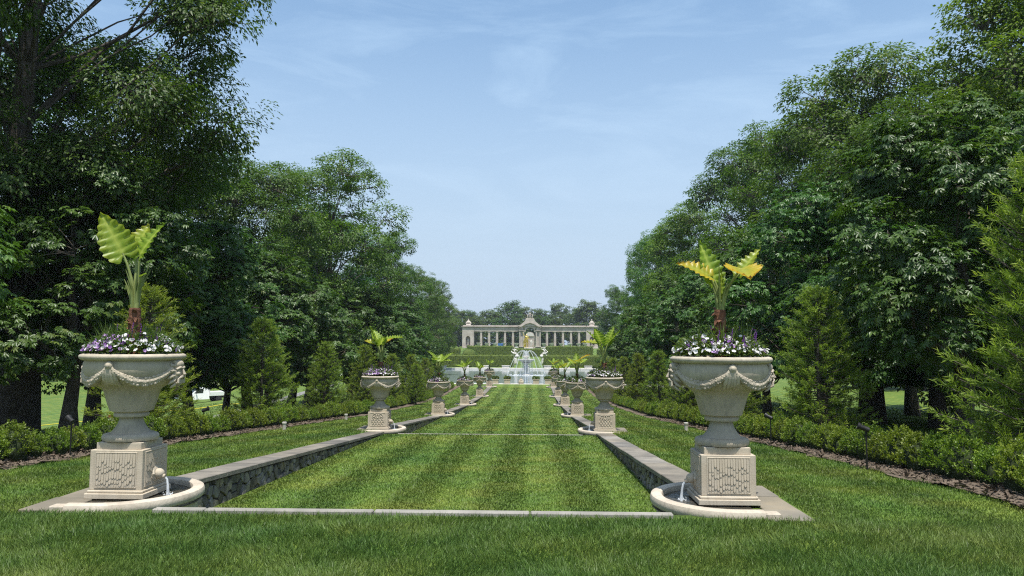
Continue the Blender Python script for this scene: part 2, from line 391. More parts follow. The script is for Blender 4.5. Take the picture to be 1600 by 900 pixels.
class MB:
    """collects simple solids into one mesh"""
    def __init__(s): s.v = []; s.f = []
    def add(s, vs, fs):
        b = len(s.v); s.v += [tuple(map(float, p)) for p in vs]; s.f += [tuple(b + i for i in f) for f in fs]; return s
    def box(s, c, d, bev=0.0, rz=0.0, taper=1.0):
        x, y, z = d[0] / 2, d[1] / 2, d[2] / 2
        b = min(bev, x * .9, y * .9, z * .9)
        vs = []
        if b <= 0:
            for zz, t in ((-z, 1), (z, taper)):
                vs += [(-x * t, -y * t, zz), (x * t, -y * t, zz), (x * t, y * t, zz), (-x * t, y * t, zz)]
            fs = [(3, 2, 1, 0), (4, 5, 6, 7), (0, 1, 5, 4), (1, 2, 6, 5), (2, 3, 7, 6), (3, 0, 4, 7)]
        else:
            def ring(hx, hy, c2, zz):
                return [(-hx + c2, -hy, zz), (hx - c2, -hy, zz), (hx, -hy + c2, zz), (hx, hy - c2, zz), (hx - c2, hy, zz), (-hx + c2, hy, zz), (-hx, hy - c2, zz), (-hx, -hy + c2, zz)]
            vs = ring(x - b, y - b, b * .6, -z) + ring(x, y, b, -z + b) + ring(x * taper, y * taper, b, z - b) + ring(x * taper - b, y * taper - b, b * .6, z)
            fs = [tuple(range(7, -1, -1)), tuple(range(24, 32))]
            for k in range(3):
                for i in range(8):
                    j = (i + 1) % 8
                    fs.append((k * 8 + i, k * 8 + j, k * 8 + 8 + j, k * 8 + 8 + i))
        cs, sn = math.cos(rz), math.sin(rz)
        return s.add([(c[0] + p[0] * cs - p[1] * sn, c[1] + p[0] * sn + p[1] * cs, c[2] + p[2]) for p in vs], fs)
    def lathe(s, prof, seg=24, c=(0, 0, 0), a0=0.0, a1=2 * math.pi, sy=1.0, cap=True, mod=None):
        full = abs(a1 - a0 - 2 * math.pi) < 1e-6
        n = seg if full else seg + 1
        vs = []
        for k, (r, z) in enumerate(prof):
            for i in range(n):
                a = a0 + (a1 - a0) * i / seg
                rr = r * (mod(a, z) if mod else 1)
                vs.append((c[0] + rr * math.cos(a), c[1] + sy * rr * math.sin(a), c[2] + z))
        fs = []
        for k in range(len(prof) - 1):
            for i in range(seg):
                j = (i + 1) % n
                fs.append((k * n + i, k * n + j, (k + 1) * n + j, (k + 1) * n + i))
        if cap and full:
            if prof[0][0] > 1e-5: fs.append(tuple(range(n - 1, -1, -1)))
            if prof[-1][0] > 1e-5: fs.append(tuple((len(prof) - 1) * n + i for i in range(n)))
        return s.add(vs, fs)
    def tube(s, pts, rad, seg=8, cap=True, squash=None):
        P = [Vector(p) for p in pts]
        if not hasattr(rad, '__len__'): rad = [rad] * len(P)
        t0 = (P[1] - P[0]).normalized()
        up = Vector((0, 0, 1)) if abs(t0.z) < 0.9 else Vector((1, 0, 0))
        u = t0.cross(up).normalized()
        vs = []
        for i, p in enumerate(P):
            t = (P[min(i + 1, len(P) - 1)] - P[max(i - 1, 0)])
            if t.length < 1e-9: t = t0
            t.normalize()
            u = (u - t * u.dot(t)).normalized(); w = t.cross(u)
            for k in range(seg):
                a = 2 * math.pi * k / seg
                vs.append(p + (u * math.cos(a) + w * math.sin(a) * (squash or 1)) * rad[i])
        fs = []
        for i in range(len(P) - 1):
            for k in range(seg):
                j = (k + 1) % seg
                fs.append((i * seg + k, i * seg + j, (i + 1) * seg + j, (i + 1) * seg + k))
        if cap:
            fs.append(tuple(range(seg - 1, -1, -1))); fs.append(tuple((len(P) - 1) * seg + k for k in range(seg)))
        return s.add(vs, fs)
    def ball(s, c, r, seg=10, rings=7, bump=0.0, seed=0):
        rr = random.Random(seed)
        if not hasattr(r, '__len__'): r = (r, r, r)
        vs = [(c[0], c[1], c[2] - r[2])]
        for k in range(1, rings):
            ph = math.pi * k / rings
            for i in range(seg):
                a = 2 * math.pi * i / seg
                q = 1 + bump * (rr.random() - .5)
                vs.append((c[0] + r[0] * math.sin(ph) * math.cos(a) * q, c[1] + r[1] * math.sin(ph) * math.sin(a) * q, c[2] - r[2] * math.cos(ph) * q))
        vs.append((c[0], c[1], c[2] + r[2]))
        fs = [(0, 1 + (i + 1) % seg, 1 + i) for i in range(seg)]
        for k in range(rings - 2):
            for i in range(seg):
                j = (i + 1) % seg
                fs.append((1 + k * seg + i, 1 + k * seg + j, 1 + (k + 1) * seg + j, 1 + (k + 1) * seg + i))
        last = len(vs) - 1; b = 1 + (rings - 2) * seg
        fs += [(last, b + i, b + (i + 1) % seg) for i in range(seg)]
        return s.add(vs, fs)
    def prism(s, poly, p0, ax, ay, an, depth):
        """polygon (u, v) drawn in plane p0 + u ax + v ay and extruded by depth along an"""
        p0, ax, ay, an = map(np.array, (p0, ax, ay, an)); n = len(poly)
        vs = [p0 + u * ax + v * ay for u, v in poly] + [p0 + u * ax + v * ay + an * depth for u, v in poly]
        fs = [tuple(range(n - 1, -1, -1)), tuple(range(n, 2 * n))] + [(i, (i + 1) % n, n + (i + 1) % n, n + i) for i in range(n)]
        return s.add(vs, fs)
    def mesh(s, name, mat, smooth=None):
        me = bpy.data.meshes.new(name); me.from_pydata(s.v, [], s.f); me.update()
        if mat: me.materials.append(M[mat])
        if smooth is not None:
            me.polygons.foreach_set('use_smooth', [True] * len(me.polygons))
            me.update()
            try: me.set_sharp_from_angle(angle=math.radians(smooth))
            except Exception: pass
        return me
    def build(s, name, mat, parent=None, smooth=None, loc=None, rz=None):
        return link(name, s.mesh(name, mat, smooth), parent, loc, rz)

def ordn(n):
    w = ['first', 'second', 'third', 'fourth', 'fifth', 'sixth', 'seventh', 'eighth', 'ninth', 'tenth', 'eleventh', 'twelfth']
    if n <= 12: return w[n - 1]
    return f"{n}{'th' if 10 <= n % 100 <= 20 else {1: 'st', 2: 'nd', 3: 'rd'}.get(n % 10, 'th')}"

# ------------------------------------------------------------------ the lie of the land
YN = [8.0 + 13.1 * k for k in range(6)]
ZN = [0.0, -0.79, -1.60, -2.20, -2.60, -2.62]
XU = 3.04
def zo(y):
    return np.interp(y, [8.4] + YN[1:] + [130, 150, 200, 236, 300, 700], ZN + [-2.62, -2.0, -0.9, -0.25, 0.0, 0.5])
def sstep(a, b, x):
    t = np.clip((x - a) / (b - a), 0, 1); return t * t * (3 - 2 * t)
def terrain(x, y):
    x = np.asarray(x, float); y = np.asarray(y, float)
    z = zo(y)
    e = sstep(9, 42, y) * (1 - sstep(135, 190, y))
    L = np.clip(-x - 9, 0, 45); Rr = np.clip(x - 9, 0, 60)
    return z - e * (0.115 * L + 0.045 * Rr)
def tz(x, y): return float(terrain(x, y))
ZI0 = [-0.36, -1.15, -1.93, -2.42, -2.63]
def zi(y):
    y = np.asarray(y, float); z = np.zeros_like(y)
    for k in range(5):
        a, b = YN[k] - 0.62, YN[k + 1] - 0.8
        m = (y >= a)
        t = np.clip((y - a) / (b - a), 0, 1)
        z = np.where(m, ZI0[k] + (ZN[k + 1] - 0.012 - ZI0[k]) * (t ** 1.08), z)
    return z
POOL = (-15, 15, 79.0, 126.0)

def ground_sheet():
    xs = np.unique(np.concatenate([[-400, -250, -160, -120, -90, -70], np.arange(-60, 60.1, 3), [70, 90, 120, 160, 250, 400],
                                   [-15.2, -14.9, 14.9, 15.2, -3.0, -2.9, 2.9, 3.0, -5.8, 5.8, -4.4, 4.4, -8.4, 8.4, 0]]))
    ys = np.unique(np.concatenate([[-50, -40, -20, -10], np.arange(-6, 8.1, 1), [7.38, 7.42], np.arange(8.4, 76, 1.6), [74.0, 74.1, 78.9, 79.1, 125.9, 126.1], np.arange(78, 132, 6), np.arange(135, 300, 9), [340, 400, 440]]))
    X, Y = np.meshgrid(xs, ys)
    Z = terrain(X, Y)
    Z[(np.abs(X) < 2.95) & (Y > 7.4) & (Y < 74.05)] -= 2.0
    Z[(np.abs(X) < 15) & (Y > 79.0) & (Y < 126)] -= 1.2
    V = np.stack([X, Y, Z], -1).reshape(-1, 3)
    ny, nx = X.shape
    i, j = np.meshgrid(np.arange(nx - 1), np.arange(ny - 1))
    a = (j * nx + i).ravel()
    F = np.stack([a, a + 1, a + nx + 1, a + nx], -1)
    return tag(link('ground', mesh_np('ground', V, F, 'lawn')), 'mown green grass slope falling away beside the walk', kind='structure')
ground_sheet()

def grid_mesh(name, X, Y, Z, mat, smooth=False):
    ny, nx = X.shape
    i, j = np.meshgrid(np.arange(nx - 1), np.arange(ny - 1)); a = (j * nx + i).ravel()
    return mesh_np(name, np.stack([X, Y, Z], -1).reshape(-1, 3), np.stack([a, a + 1, a + nx + 1, a + nx], -1), mat, smooth=smooth)

for k in range(5):
    ys = np.linspace(YN[k] - 0.62, YN[k + 1] - 0.80, 14); xs = np.linspace(-2.93, 2.93, 7)
    X, Y = np.meshgrid(xs, ys)
    o = link('lawn', grid_mesh('lawn', X, Y, zi(Y) + 0 * X, 'lawn'))
    tag(o, f'striped lawn panel between the walls, {ordn(k + 1)} terrace down from the camera', kind='structure')

# mulch beds with ragged edges
for s in (-1, 1):
    ys = np.arange(-3, 74.5, 0.35)
    us = np.linspace(0, 1, 9)
    Y, U = np.meshgrid(ys, us, indexing='ij')
    edge = 5.84 + 0.05 * np.sin(ys * 1.7) + 0.05 * np.sin(ys * 4.1 + 1) + rng.normal(0, 0.035, len(ys))
    X = s * (edge[:, None] + U * (8.3 - edge[:, None]))
    Z = terrain(X, Y) + 0.02 + 0.05 * np.sin(np.pi * np.clip(U * 2, 0, 1) * 0.5) + rng.normal(0, 0.012, X.shape)
    if s > 0: X, Y, Z = X[:, ::-1] * 1.0, Y[:, ::-1], Z[:, ::-1]
    o = link('mulch_bed', grid_mesh('mulch_bed', X[:, ::-1], Y[:, ::-1], Z[:, ::-1], 'mulch'))
    tag(o, 'brown bark mulch bed under the %s row of shrubs' % ('left-hand' if s < 0 else 'right-hand'), kind='structure')
    # loose bark chips on the near bed
    n = 5000
    cy = 6 + 24 * rng.random(n) ** 1.6; cx = s * (5.81 + 1.2 * rng.random(n) ** 1.5)
    P = np.stack([cx, cy, terrain(cx, cy) + 0.055 + 0.02 * rng.random(n)], -1)
    d = norm(rng.normal(size=(n, 3)) * [1, 1, .3]); sd = norm(np.cross(d, rng.normal(size=(n, 3)) * [.3, .3, 1]))
    L = (0.02 + 0.035 * rng.random(n))[:, None]
    V = np.stack([P - d * L + sd * L * .3, P + d * L + sd * L * .3, P + d * L - sd * L * .3, P - d * L - sd * L * .3], 1).reshape(-1, 3)
    c = link('bark_chips', mesh_np('bark_chips', V, np.arange(4 * n).reshape(-1, 4), 'mulch'), o)
    c['kind'] = 'stuff'

# the path on the slope to the left and the pool
ys = np.linspace(24, 120, 50); xs = np.array([-1.1, 0, 1.1])
Y, U = np.meshgrid(ys, xs, indexing='ij'); Xp = -19 - (Y - 24) * 0.11 + U
tag(link('path', grid_mesh('path', Xp[:, ::1], Y, terrain(Xp, Y) + 0.03, 'asphalt')), 'narrow grey path crossing the slope behind the left-hand trees', kind='structure')
W = np.array([[POOL[0], POOL[2]], [POOL[1], POOL[2]], [POOL[1], POOL[3]], [POOL[0], POOL[3]]])
me = mesh_np('pool_water', np.column_stack([W, np.full(4, -2.84)]), [[0, 1, 2, 3]], 'poolwater')
tag(link('water', me), 'grey blue water of the reflecting pool below the fountain', kind='structure')

# ------------------------------------------------------------------ kerbs across the lawn
def kerb(k):
    y, z = YN[k] - 0.72, ZN[k] + (.002 if k == 0 else -.026)
    root = thing('kerb', (0, y, z)); tag(root, f'pale stone edging strip across the lawn, {ordn(k + 1)} from the camera', kind='structure')
    cuts = [-2.42, -1.93, -0.35, 1.1, 2.42] if k == 0 else [-2.42, -0.9, 0.8, 2.42]
    for a, b in zip(cuts[:-1], cuts[1:]):
        MB().box(((a + b) / 2, 0, -0.20 - .012 * k), (b - a - 0.012, 0.105 - .055 * k, 0.47), 0.008).build('slab', 'kerb', root)
for k in range(2): kerb(k)

# ------------------------------------------------------------------ retaining walls
def rubble_stone(x0, x1, z0, z1, jit, depth, rr):
    """one irregular stone: outline on the wall face, proud of the mortar, chamfered"""
    n = 7
    cx, cz = (x0 + x1) / 2, (z0 + z1) / 2; hx, hz = (x1 - x0) / 2, (z1 - z0) / 2
    poly = []
    for i in range(n):
        a = 2 * math.pi * (i + rr.uniform(-.25, .25)) / n + .4
        q = max(abs(math.cos(a)), abs(math.sin(a)))
        k = rr.uniform(0.86, 1.04) * (0.45 / q + 0.55 * min(1, 1.12))
        poly.append((cx + hx * k * math.cos(a) * 1.0, cz + hz * k * math.sin(a)))
    return poly, depth

def wall(side, k):
    y0, y1 = YN[k] + 0.62, YN[k + 1] - 0.85
    z0 = ZN[k] + 0.035; z1 = ZN[k + 1] + 0.055
    if k == 0: z0 = 0.03
    L = y1 - y0; slope = (z1 - z0) / L
    hand = 'left' if side < 0 else 'right'
    root = thing('retaining_wall', (side * 2.93, y0, z0), label=f'low rubble stone wall sloping down the {hand} side of the lawn, {ordn(k + 1)} from the camera', cat='wall', group='low walls beside the lawn')
    # local frame: u along the wall (+y), inner face at local x = -side*0.15
    inn = -side * 0.15
    b = MB()
    vs = [(inn + side * 0.035, 0, -0.9), (inn + side * 0.035, L, -0.9 + slope * L), (inn + side * 0.035, L, slope * L - 0.065), (inn + side * 0.035, 0, -0.065),
          (side * 0.2, 0, -0.9), (side * 0.2, L, -0.9 + slope * L), (side * 0.2, L, slope * L - 0.065), (side * 0.2, 0, -0.065)]
    b.add(vs, [(0, 1, 2, 3), (7, 6, 5, 4), (0, 3, 7, 4), (1, 5, 6, 2), (3, 2, 6, 7)])
    b.build('core', 'mortar', root)
    rr = random.Random(100 + k * 2 + side)
    # coping slabs
    u = 0.0
    while u < L - 0.05:
        l = min(rr.uniform(0.9, 1.7), L - u)
        if L - u - l < 0.4: l = L - u
        w0, w1 = inn - side * 0.035, side * 0.215 + side * rr.uniform(-.015, .015)
        dz = rr.uniform(-.004, .004)
        a0, a1 = u + 0.006, u + l - 0.006
        pts = []
        for uu, lo in ((a0, 0), (a1, 0)):
            zz = slope * uu + dz
            e = 0.008
            pts.append([(w0, uu, zz - 0.058), (w0 - 0 * e, uu, zz - e), (w0 + side * e, uu, zz), (w1, uu, zz), (w1, uu, zz - 0.058)])
        vs = pts[0] + pts[1]
        cb = MB().add(vs, [(0, 1, 2, 3, 4), (9, 8, 7, 6, 5)] + [(i, 5 + i, 5 + (i + 1) % 5, (i + 1) % 5) for i in range(5)])
        cb.build('coping_slab', 'coping', root)
        u += l
    # rubble stones
    stones = MB()
    zl = lambda uu: float(zi(y0 + uu)) - z0       # lawn level in local z
    pu, pv = (0.17, 0.10) if k == 0 else (0.27, 0.16)
    seeds = []
    for r in range(-1, 7):
        for c in range(-1, int(L / pu) + 2):
            if rr.random() < .13: continue
            seeds.append(((c + .5 * (r % 2) + rr.uniform(-.42, .42)) * pu, -(r + .5 + rr.uniform(-.40, .40)) * pv))
    SD = np.array(seeds)
    for (u, v) in seeds:
        if not (0.05 < u < L - .05) or v > -.01: continue
        nb = SD[(np.abs(SD[:, 0] - u) < 3 * pu) & (np.abs(SD[:, 1] - v) < 3 * pv)]
        poly = [(u - 2 * pu, v - 2 * pv), (u + 2 * pu, v - 2 * pv), (u + 2 * pu, min(v + 2 * pv, -.002)), (u - 2 * pu, min(v + 2 * pv, -.002))]
        for (a_, b_) in nb:
            if a_ == u and b_ == v: continue
            mx_, my_ = (a_ + u) / 2, (b_ + v) / 2; dx, dy = a_ - u, b_ - v; out = []
            for i in range(len(poly)):
                p, q = poly[i], poly[(i + 1) % len(poly)]
                sp_ = (p[0] - mx_) * dx + (p[1] - my_) * dy; sq = (q[0] - mx_) * dx + (q[1] - my_) * dy
                if sp_ <= 0: out.append(p)
                if sp_ * sq < 0:
                    w_ = sp_ / (sp_ - sq); out.append((p[0] + (q[0] - p[0]) * w_, p[1] + (q[1] - p[1]) * w_))
            poly = out
            if len(poly) < 3: break
        if len(poly) < 3: continue
        poly = [(p[0], p[1] + slope * p[0] - .067) for p in poly]
        n = len(poly); cx = sum(p[0] for p in poly) / n; cz = sum(p[1] for p in poly) / n
        if max(p[1] for p in poly) < zl(cx) + .01: continue
        dep = rr.uniform(0.035, 0.06); tu, tv = rr.uniform(-.12, .12), rr.uniform(-.15, .15)
        sz_ = max(max(p[0] for p in poly) - min(p[0] for p in poly), .05); gap = 1 - .016 / sz_ * 1.6
        xb = inn + side * 0.04
        ring = lambda s_, d_: [(xb - side * (d_ + (tu * (p[0] - cx) + tv * (p[1] - cz)) * s_ * (d_ > 0)), cx + (p[0] - cx) * s_, cz + (p[1] - cz) * s_) for p in poly]
        vs = ring(gap, 0) + ring(gap * .985, dep * .75) + ring(gap * .86, dep)
        fs = [tuple(range(2 * n, 3 * n))] + [(q * n + i, q * n + (i + 1) % n, (q + 1) * n + (i + 1) % n, (q + 1) * n + i) for q in range(2) for i in range(n)]
        if side > 0: fs = [f[::-1] for f in fs]
        if k == 0:
            MB().add(vs, fs).build('stone', 'rubble', root)
        else:
            stones.add(vs, fs)
    if k > 0:
        o = stones.build('stones', 'rubble', root); o['kind'] = 'stuff'
for k in range(5):
    for s in (-1, 1): wall(s, k)

# ------------------------------------------------------------------ urns, pedestals, basins
BOWL = [(0.205, 0.878), (0.212, 0.90), (0.232, 0.96), (0.252, 1.03), (0.268, 1.085), (0.292, 1.112), (0.345, 1.145), (0.405, 1.19), (0.448, 1.25), (0.468, 1.31), (0.462, 1.36), (0.448, 1.392), (0.447, 1.402)]
def bowl_r(z):
    return float(np.interp(z, [p[1] for p in BOWL], [p[0] for p in BOWL]))

def lion_mask():
    """bearded lion-like head looking to +x, its hair swept back on to the bowl"""
    b = MB()
    b.ball((-0.005, 0, 0.0), (0.082, 0.078, 0.118), 18, 14)
    b.ball((0.030, 0, 0.075), (0.052, 0.066, 0.045), 12, 8)                                         # forehead
    b.tube([(0.050, -.062, .030), (0.074, -.030, .047), (0.080, 0, .040), (0.074, .030, .047), (0.050, .062, .030)], [.010, .015, .011, .015, .010], 7)   # brow
    b.tube([(0.076, 0, .042), (0.090, 0, .010), (0.104, 0, -.016), (0.088, 0, -.024)], [.009, .012, .017, .012], 8)                          # nose
    for s in (-1, 1):
        b.ball((0.066, s * .030, .020), (.011, .015, .009), 8, 6)                                    # eye
        b.ball((0.058, s * .042, -.010), (.024, .022, .020), 8, 6)                                   # cheek
        b.tube([(0.090, s * .006, -.034), (0.084, s * .030, -.042), (0.062, s * .052, -.062)], [.010, .013, .005], 7)   # moustache
        b.tube([(0.020, s * .072, .055), (0.0, s * .090, .082), (-.02, s * .088, .06)], [.014, .018, .006], 7)          # ear
        for i in range(7):
            a = 1.35 - i * .40
            y0, z0 = s * 0.080 * math.cos(a), 0.118 * math.sin(a)
            b.tube([(0.032, y0 * .80, z0 * .92), (0.026, y0 * 1.08, z0 * 1.06), (0.002, y0 * 1.26, z0 * 1.14 - .010), (-0.024, y0 * 1.30, z0 * 1.16 - .026)], [0.012, 0.017, 0.015, 0.005], 6)
    b.ball((0.078, 0, -.050), (.012, .020, .007), 8, 6)                                             # lip
    for i in range(5):
        y = (i - 2) * 0.022
        b.tube([(0.066, y, -.062), (0.066, y * 1.1, -.092), (0.040 - abs(y) * .3, y * 1.0, -.132 + abs(y) * .5)], [0.013, 0.015, 0.004], 6)
    return b

def make_urn():
    t = thing('garden_urn')
    MB().lathe([(0.20, 0.574), (0.262, 0.580), (0.270, 0.600), (0.270, 0.622), (0.258, 0.640), (0.232, 0.650), (0.212, 0.654)], 40).build('foot', 'lime', t, 40)
    MB().lathe([(0.20, 0.652), (0.186, 0.662), (0.155, 0.70), (0.128, 0.745), (0.115, 0.785), (0.112, 0.808), (0.125, 0.818)], 32).build('stem', 'lime', t, 40)
    MB().lathe([(0.125, 0.814), (0.160, 0.818), (0.170, 0.832), (0.170, 0.848), (0.160, 0.862), (0.172, 0.868), (0.200, 0.880)], 32).build('collar', 'lime', t, 40)
    gad = lambda a, z: 1 + (0.012 * math.cos(12 * a) if z < 1.09 else 0)
    MB().lathe(BOWL, 64, mod=gad, cap=False).build('bowl', 'lime', t, 50)
    MB().lathe([(0.445, 1.398), (0.470, 1.399), (0.484, 1.404), (0.500, 1.416), (0.508, 1.430), (0.506, 1.446), (0.494, 1.458), (0.476, 1.464), (0.44, 1.462), (0.42, 1.44), (0.41, 1.41)], 64, cap=False).build('rim', 'lime', t, 50)
    MB().lathe([(0.425, 1.425), (0.3, 1.445), (0.0, 1.46)], 24, cap=False).build('soil', 'soil', t, 60)
    mask = lion_mask().mesh('lion_mask', 'lime', 50)
    for a in (0, math.pi):
        o = link('lion_mask', mask, t, (0.445 * math.cos(a), 0, 1.272), a)
        o.scale = (.95, 1.25, 1.10)
    # rosettes with tassels at front and back
    for a in (-math.pi / 2, math.pi / 2):
        r = MB().ball((0, 0, 0), (0.034, 0.044, 0.044), 12, 8); r.ball((0.028, 0, 0), (0.014, 0.022, 0.022), 8, 6)
        link('rosette', r.mesh('rosette', 'lime', 60), t, (0.468 * math.cos(a), 0.468 * math.sin(a), 1.352), a)
        b = MB()
        for q in (-1, 0, 1):
            b.tube([(bowl_r(1.33) + .004, q * .012, 1.33), (bowl_r(1.27) + .012, q * .020, 1.27), (bowl_r(1.20) + .012, q * .027, 1.20), (bowl_r(1.165) + .004, q * .030, 1.165)], [0.018, 0.022, 0.025, 0.014], 7)
        link('tassel', b.mesh('tassel', 'lime', 60), t, None, a)
        # side drops beside the tassel
        for sgn in (-1, 1):
            d = MB(); pts = []; rad = []
            for i in range(9):
                f = i / 8; z = 1.34 - 0.19 * f; aa = sgn * (0.06 + 0.10 * f ** .7)
                rr = bowl_r(z) + 0.006
                pts.append((rr * math.cos(aa), rr * math.sin(aa), z)); rad.append((0.013 + 0.013 * math.sin(math.pi * f)) * (1 + 0.18 * math.cos(i * 2.6)))
            d.tube(pts, rad, 7)
            link('ribbon', d.mesh('ribbon', 'lime', 60), t, None, a)
    # swags from rosette to mask
    for a0, a1 in ((-math.pi / 2, -0.16), (-math.pi / 2, -math.pi + 0.16), (math.pi / 2, 0.16), (math.pi / 2, math.pi - 0.16)):
        b = MB(); pts = []; rad = []
        n = 34
        for i in range(n + 1):
            f = i / n; z = 1.352 - 0.165 * (1 - (2 * f - 1) ** 2) ** 0.85
            a = a0 + (a1 - a0) * f; rr = bowl_r(z) - 0.004
            pts.append((rr * math.cos(a), rr * math.sin(a), z)); rad.append((0.018 + 0.036 * math.sin(math.pi * f)))
        b.tube(pts, rad, 8)
        rr2 = random.Random(5)
        for i in range(2, n - 1):                    # carved leaves on the garland
            for q in (-1, 0, 1):
                p = pts[i]; r0 = rad[i] * rr2.uniform(.85, 1.1)
                rad_dir = np.array([p[0], p[1], 0]) / math.hypot(p[0], p[1])
                c = np.array(p) + rad_dir * r0 * (.78 - .20 * abs(q)) + np.array([0, 0, q * r0 * .62 + rr2.uniform(-.004, .004)])
                b.ball(tuple(c), (r0 * .32, r0 * .34, r0 * .32), 7, 5)
        link('swag', b.mesh('swag', 'lime', 60), t)
    return t

def scale_mesh(w, h):
    """one carved feather scale: round-ended tongue, proud of the panel, thicker at its tip"""
    n = 6; b = MB()
    pts = [(-w / 2, 0), (-w / 2, -h + w / 2)] + [(-w / 2 * math.cos(math.pi * i / n), -h + w / 2 - w / 2 * math.sin(math.pi * i / n)) for i in range(1, n)] + [(w / 2, -h + w / 2), (w / 2, 0)]
    t = lambda z: 0.003 + 0.008 * (-z / h)
    k = len(pts)
    vs = [(p[0], 0.004, p[1]) for p in pts] + [(p[0] * .97, -t(p[1]) * .8, p[1]) for p in pts] + [(p[0] * .72, -t(p[1]) - .002, p[1] * .985) for p in pts]
    fs = [tuple(range(2 * k, 3 * k))]
    for q in range(2):
        fs += [(q * k + i, q * k + (i + 1) % k, (q + 1) * k + (i + 1) % k, (q + 1) * k + i) for i in range(k)]
    return b.add(vs, fs).mesh('scale', 'ped', 35)
SCALES = [scale_mesh(0.0258, h) for h in (0.085, 0.11, 0.135)]

def make_pedestal(feather):
    t = thing('pedestal')
    MB().box((0, 0, 0.0525), (0.60, 0.60, 0.055), 0.006).build('plinth', 'ped', t)
    MB().box((0, 0, 0.094), (0.565, 0.565, 0.032), 0.010).build('moulding', 'ped', t)
    MB().box((0, 0, 0.307), (0.532, 0.532, 0.396), 0.005).build('die', 'ped', t)
    MB().box((0, 0, 0.5385), (0.455, 0.455, 0.071), 0.005).build('cap', 'ped', t)
    rr = random.Random(3)
    for q, a in enumerate((0, math.pi / 2, math.pi, -math.pi / 2)):       # local panel looks to -y
        p = MB()
        w, z0, z1 = 0.405, 0.135, 0.478
        yy = -0.266
        for (cx, cz, dx, dz) in ((0, z0, w + .02, .014), (0, z1, w + .02, .014), (-w / 2 - .003, (z0 + z1) / 2, .014, z1 - z0), (w / 2 + .003, (z0 + z1) / 2, .014, z1 - z0)):
            p.box((cx, yy - .001, cz), (dx, .012, dz), .004)
        if not feather:
            # scroll and lattice relief
            for i in range(-3, 4):
                for s in (-1, 1):
                    pts = []
                    for k in range(9):
                        x = i * 0.075 + s * (k / 8 - .5) * .15; z = z0 + .03 + (z1 - z0 - .13) * k / 8
                        if abs(x) < w / 2 - .02: pts.append((x, yy - .002, z))
                    if len(pts) > 2: p.tube(pts, 0.009, 5)
            for s in (-1, 1):
                pts = [(s * (.09 - (.07 - .006 * k) * math.cos(k * .75)), yy - .003, 0.405 + (.065 - .006 * k) * math.sin(k * .75)) for k in range(11)]
                p.tube(pts, 0.011, 6)
            p.tube([(0.035 * math.cos(k * .6), yy - .004, 0.40 + .05 * math.sin(k * .6)) for k in range(12)], 0.012, 6)
        pan = link('panel', p.mesh('panel', 'ped', 30), t, None, a)
        if feather and q in ((0, 1) if feather > 0 else (0, 3)):
            ncol, pitch = 15, 0.0262
            for c in range(ncol):
                x = (c - (ncol - 1) / 2) * pitch
                z = z1 - .008 + rr.uniform(0, .05); first = True
                while z - 0.05 > z0 + .004:
                    h = rr.choice((0, 1, 2)); hh = (0.085, 0.11, 0.135)[h]
                    if z - hh < z0 + .008: h = 0; hh = 0.085
                    if z - hh < z0 + .008: break
                    s = link('scale', SCALES[h], pan, (x, yy - 0.001, min(z, z1 - .008)))
                    s.scale = (1.0, rr.uniform(.8, 1.15), 1.0)
                    z -= hh * rr.uniform(.66, .80)
                s = link('scale', SCALES[0], pan, (x, yy - 0.001, z0 + .082)); s.scale = (1, 0.7, 1)
    # spout mask towards the lawn (+x), a ball head in a leafy collar
    b = MB().ball((0.31, 0, 0.235), (0.055, 0.052, 0.052), 14, 10)
    b.lathe([(0.03, 0), (0.075, 0.002), (0.082, 0.016), (0.06, 0.03)], 16, mod=lambda a, z: 1 + .08 * math.cos(8 * a))
    # rotate last lathe to face +x
    n0 = 2 + 9 * 14
    for i in range(n0, len(b.v)):
        x, y, z = b.v[i]; b.v[i] = (0.262 + z, y, 0.235 + x)
    b.tube([(0.33, 0, 0.215), (0.375, 0, 0.205)], [0.02, 0.024], 8)
    for s in (-1, 1):
        b.ball((0.335, s * .022, 0.252), (.022, .014, .012), 7, 5)
        b.tube([(0.27, s * .05, 0.19), (0.285, s * .07, 0.24), (0.275, s * .05, 0.29)], [.01, .02, .008], 6)
    b.build('spout_mask', 'ped', t, 50)
    return t

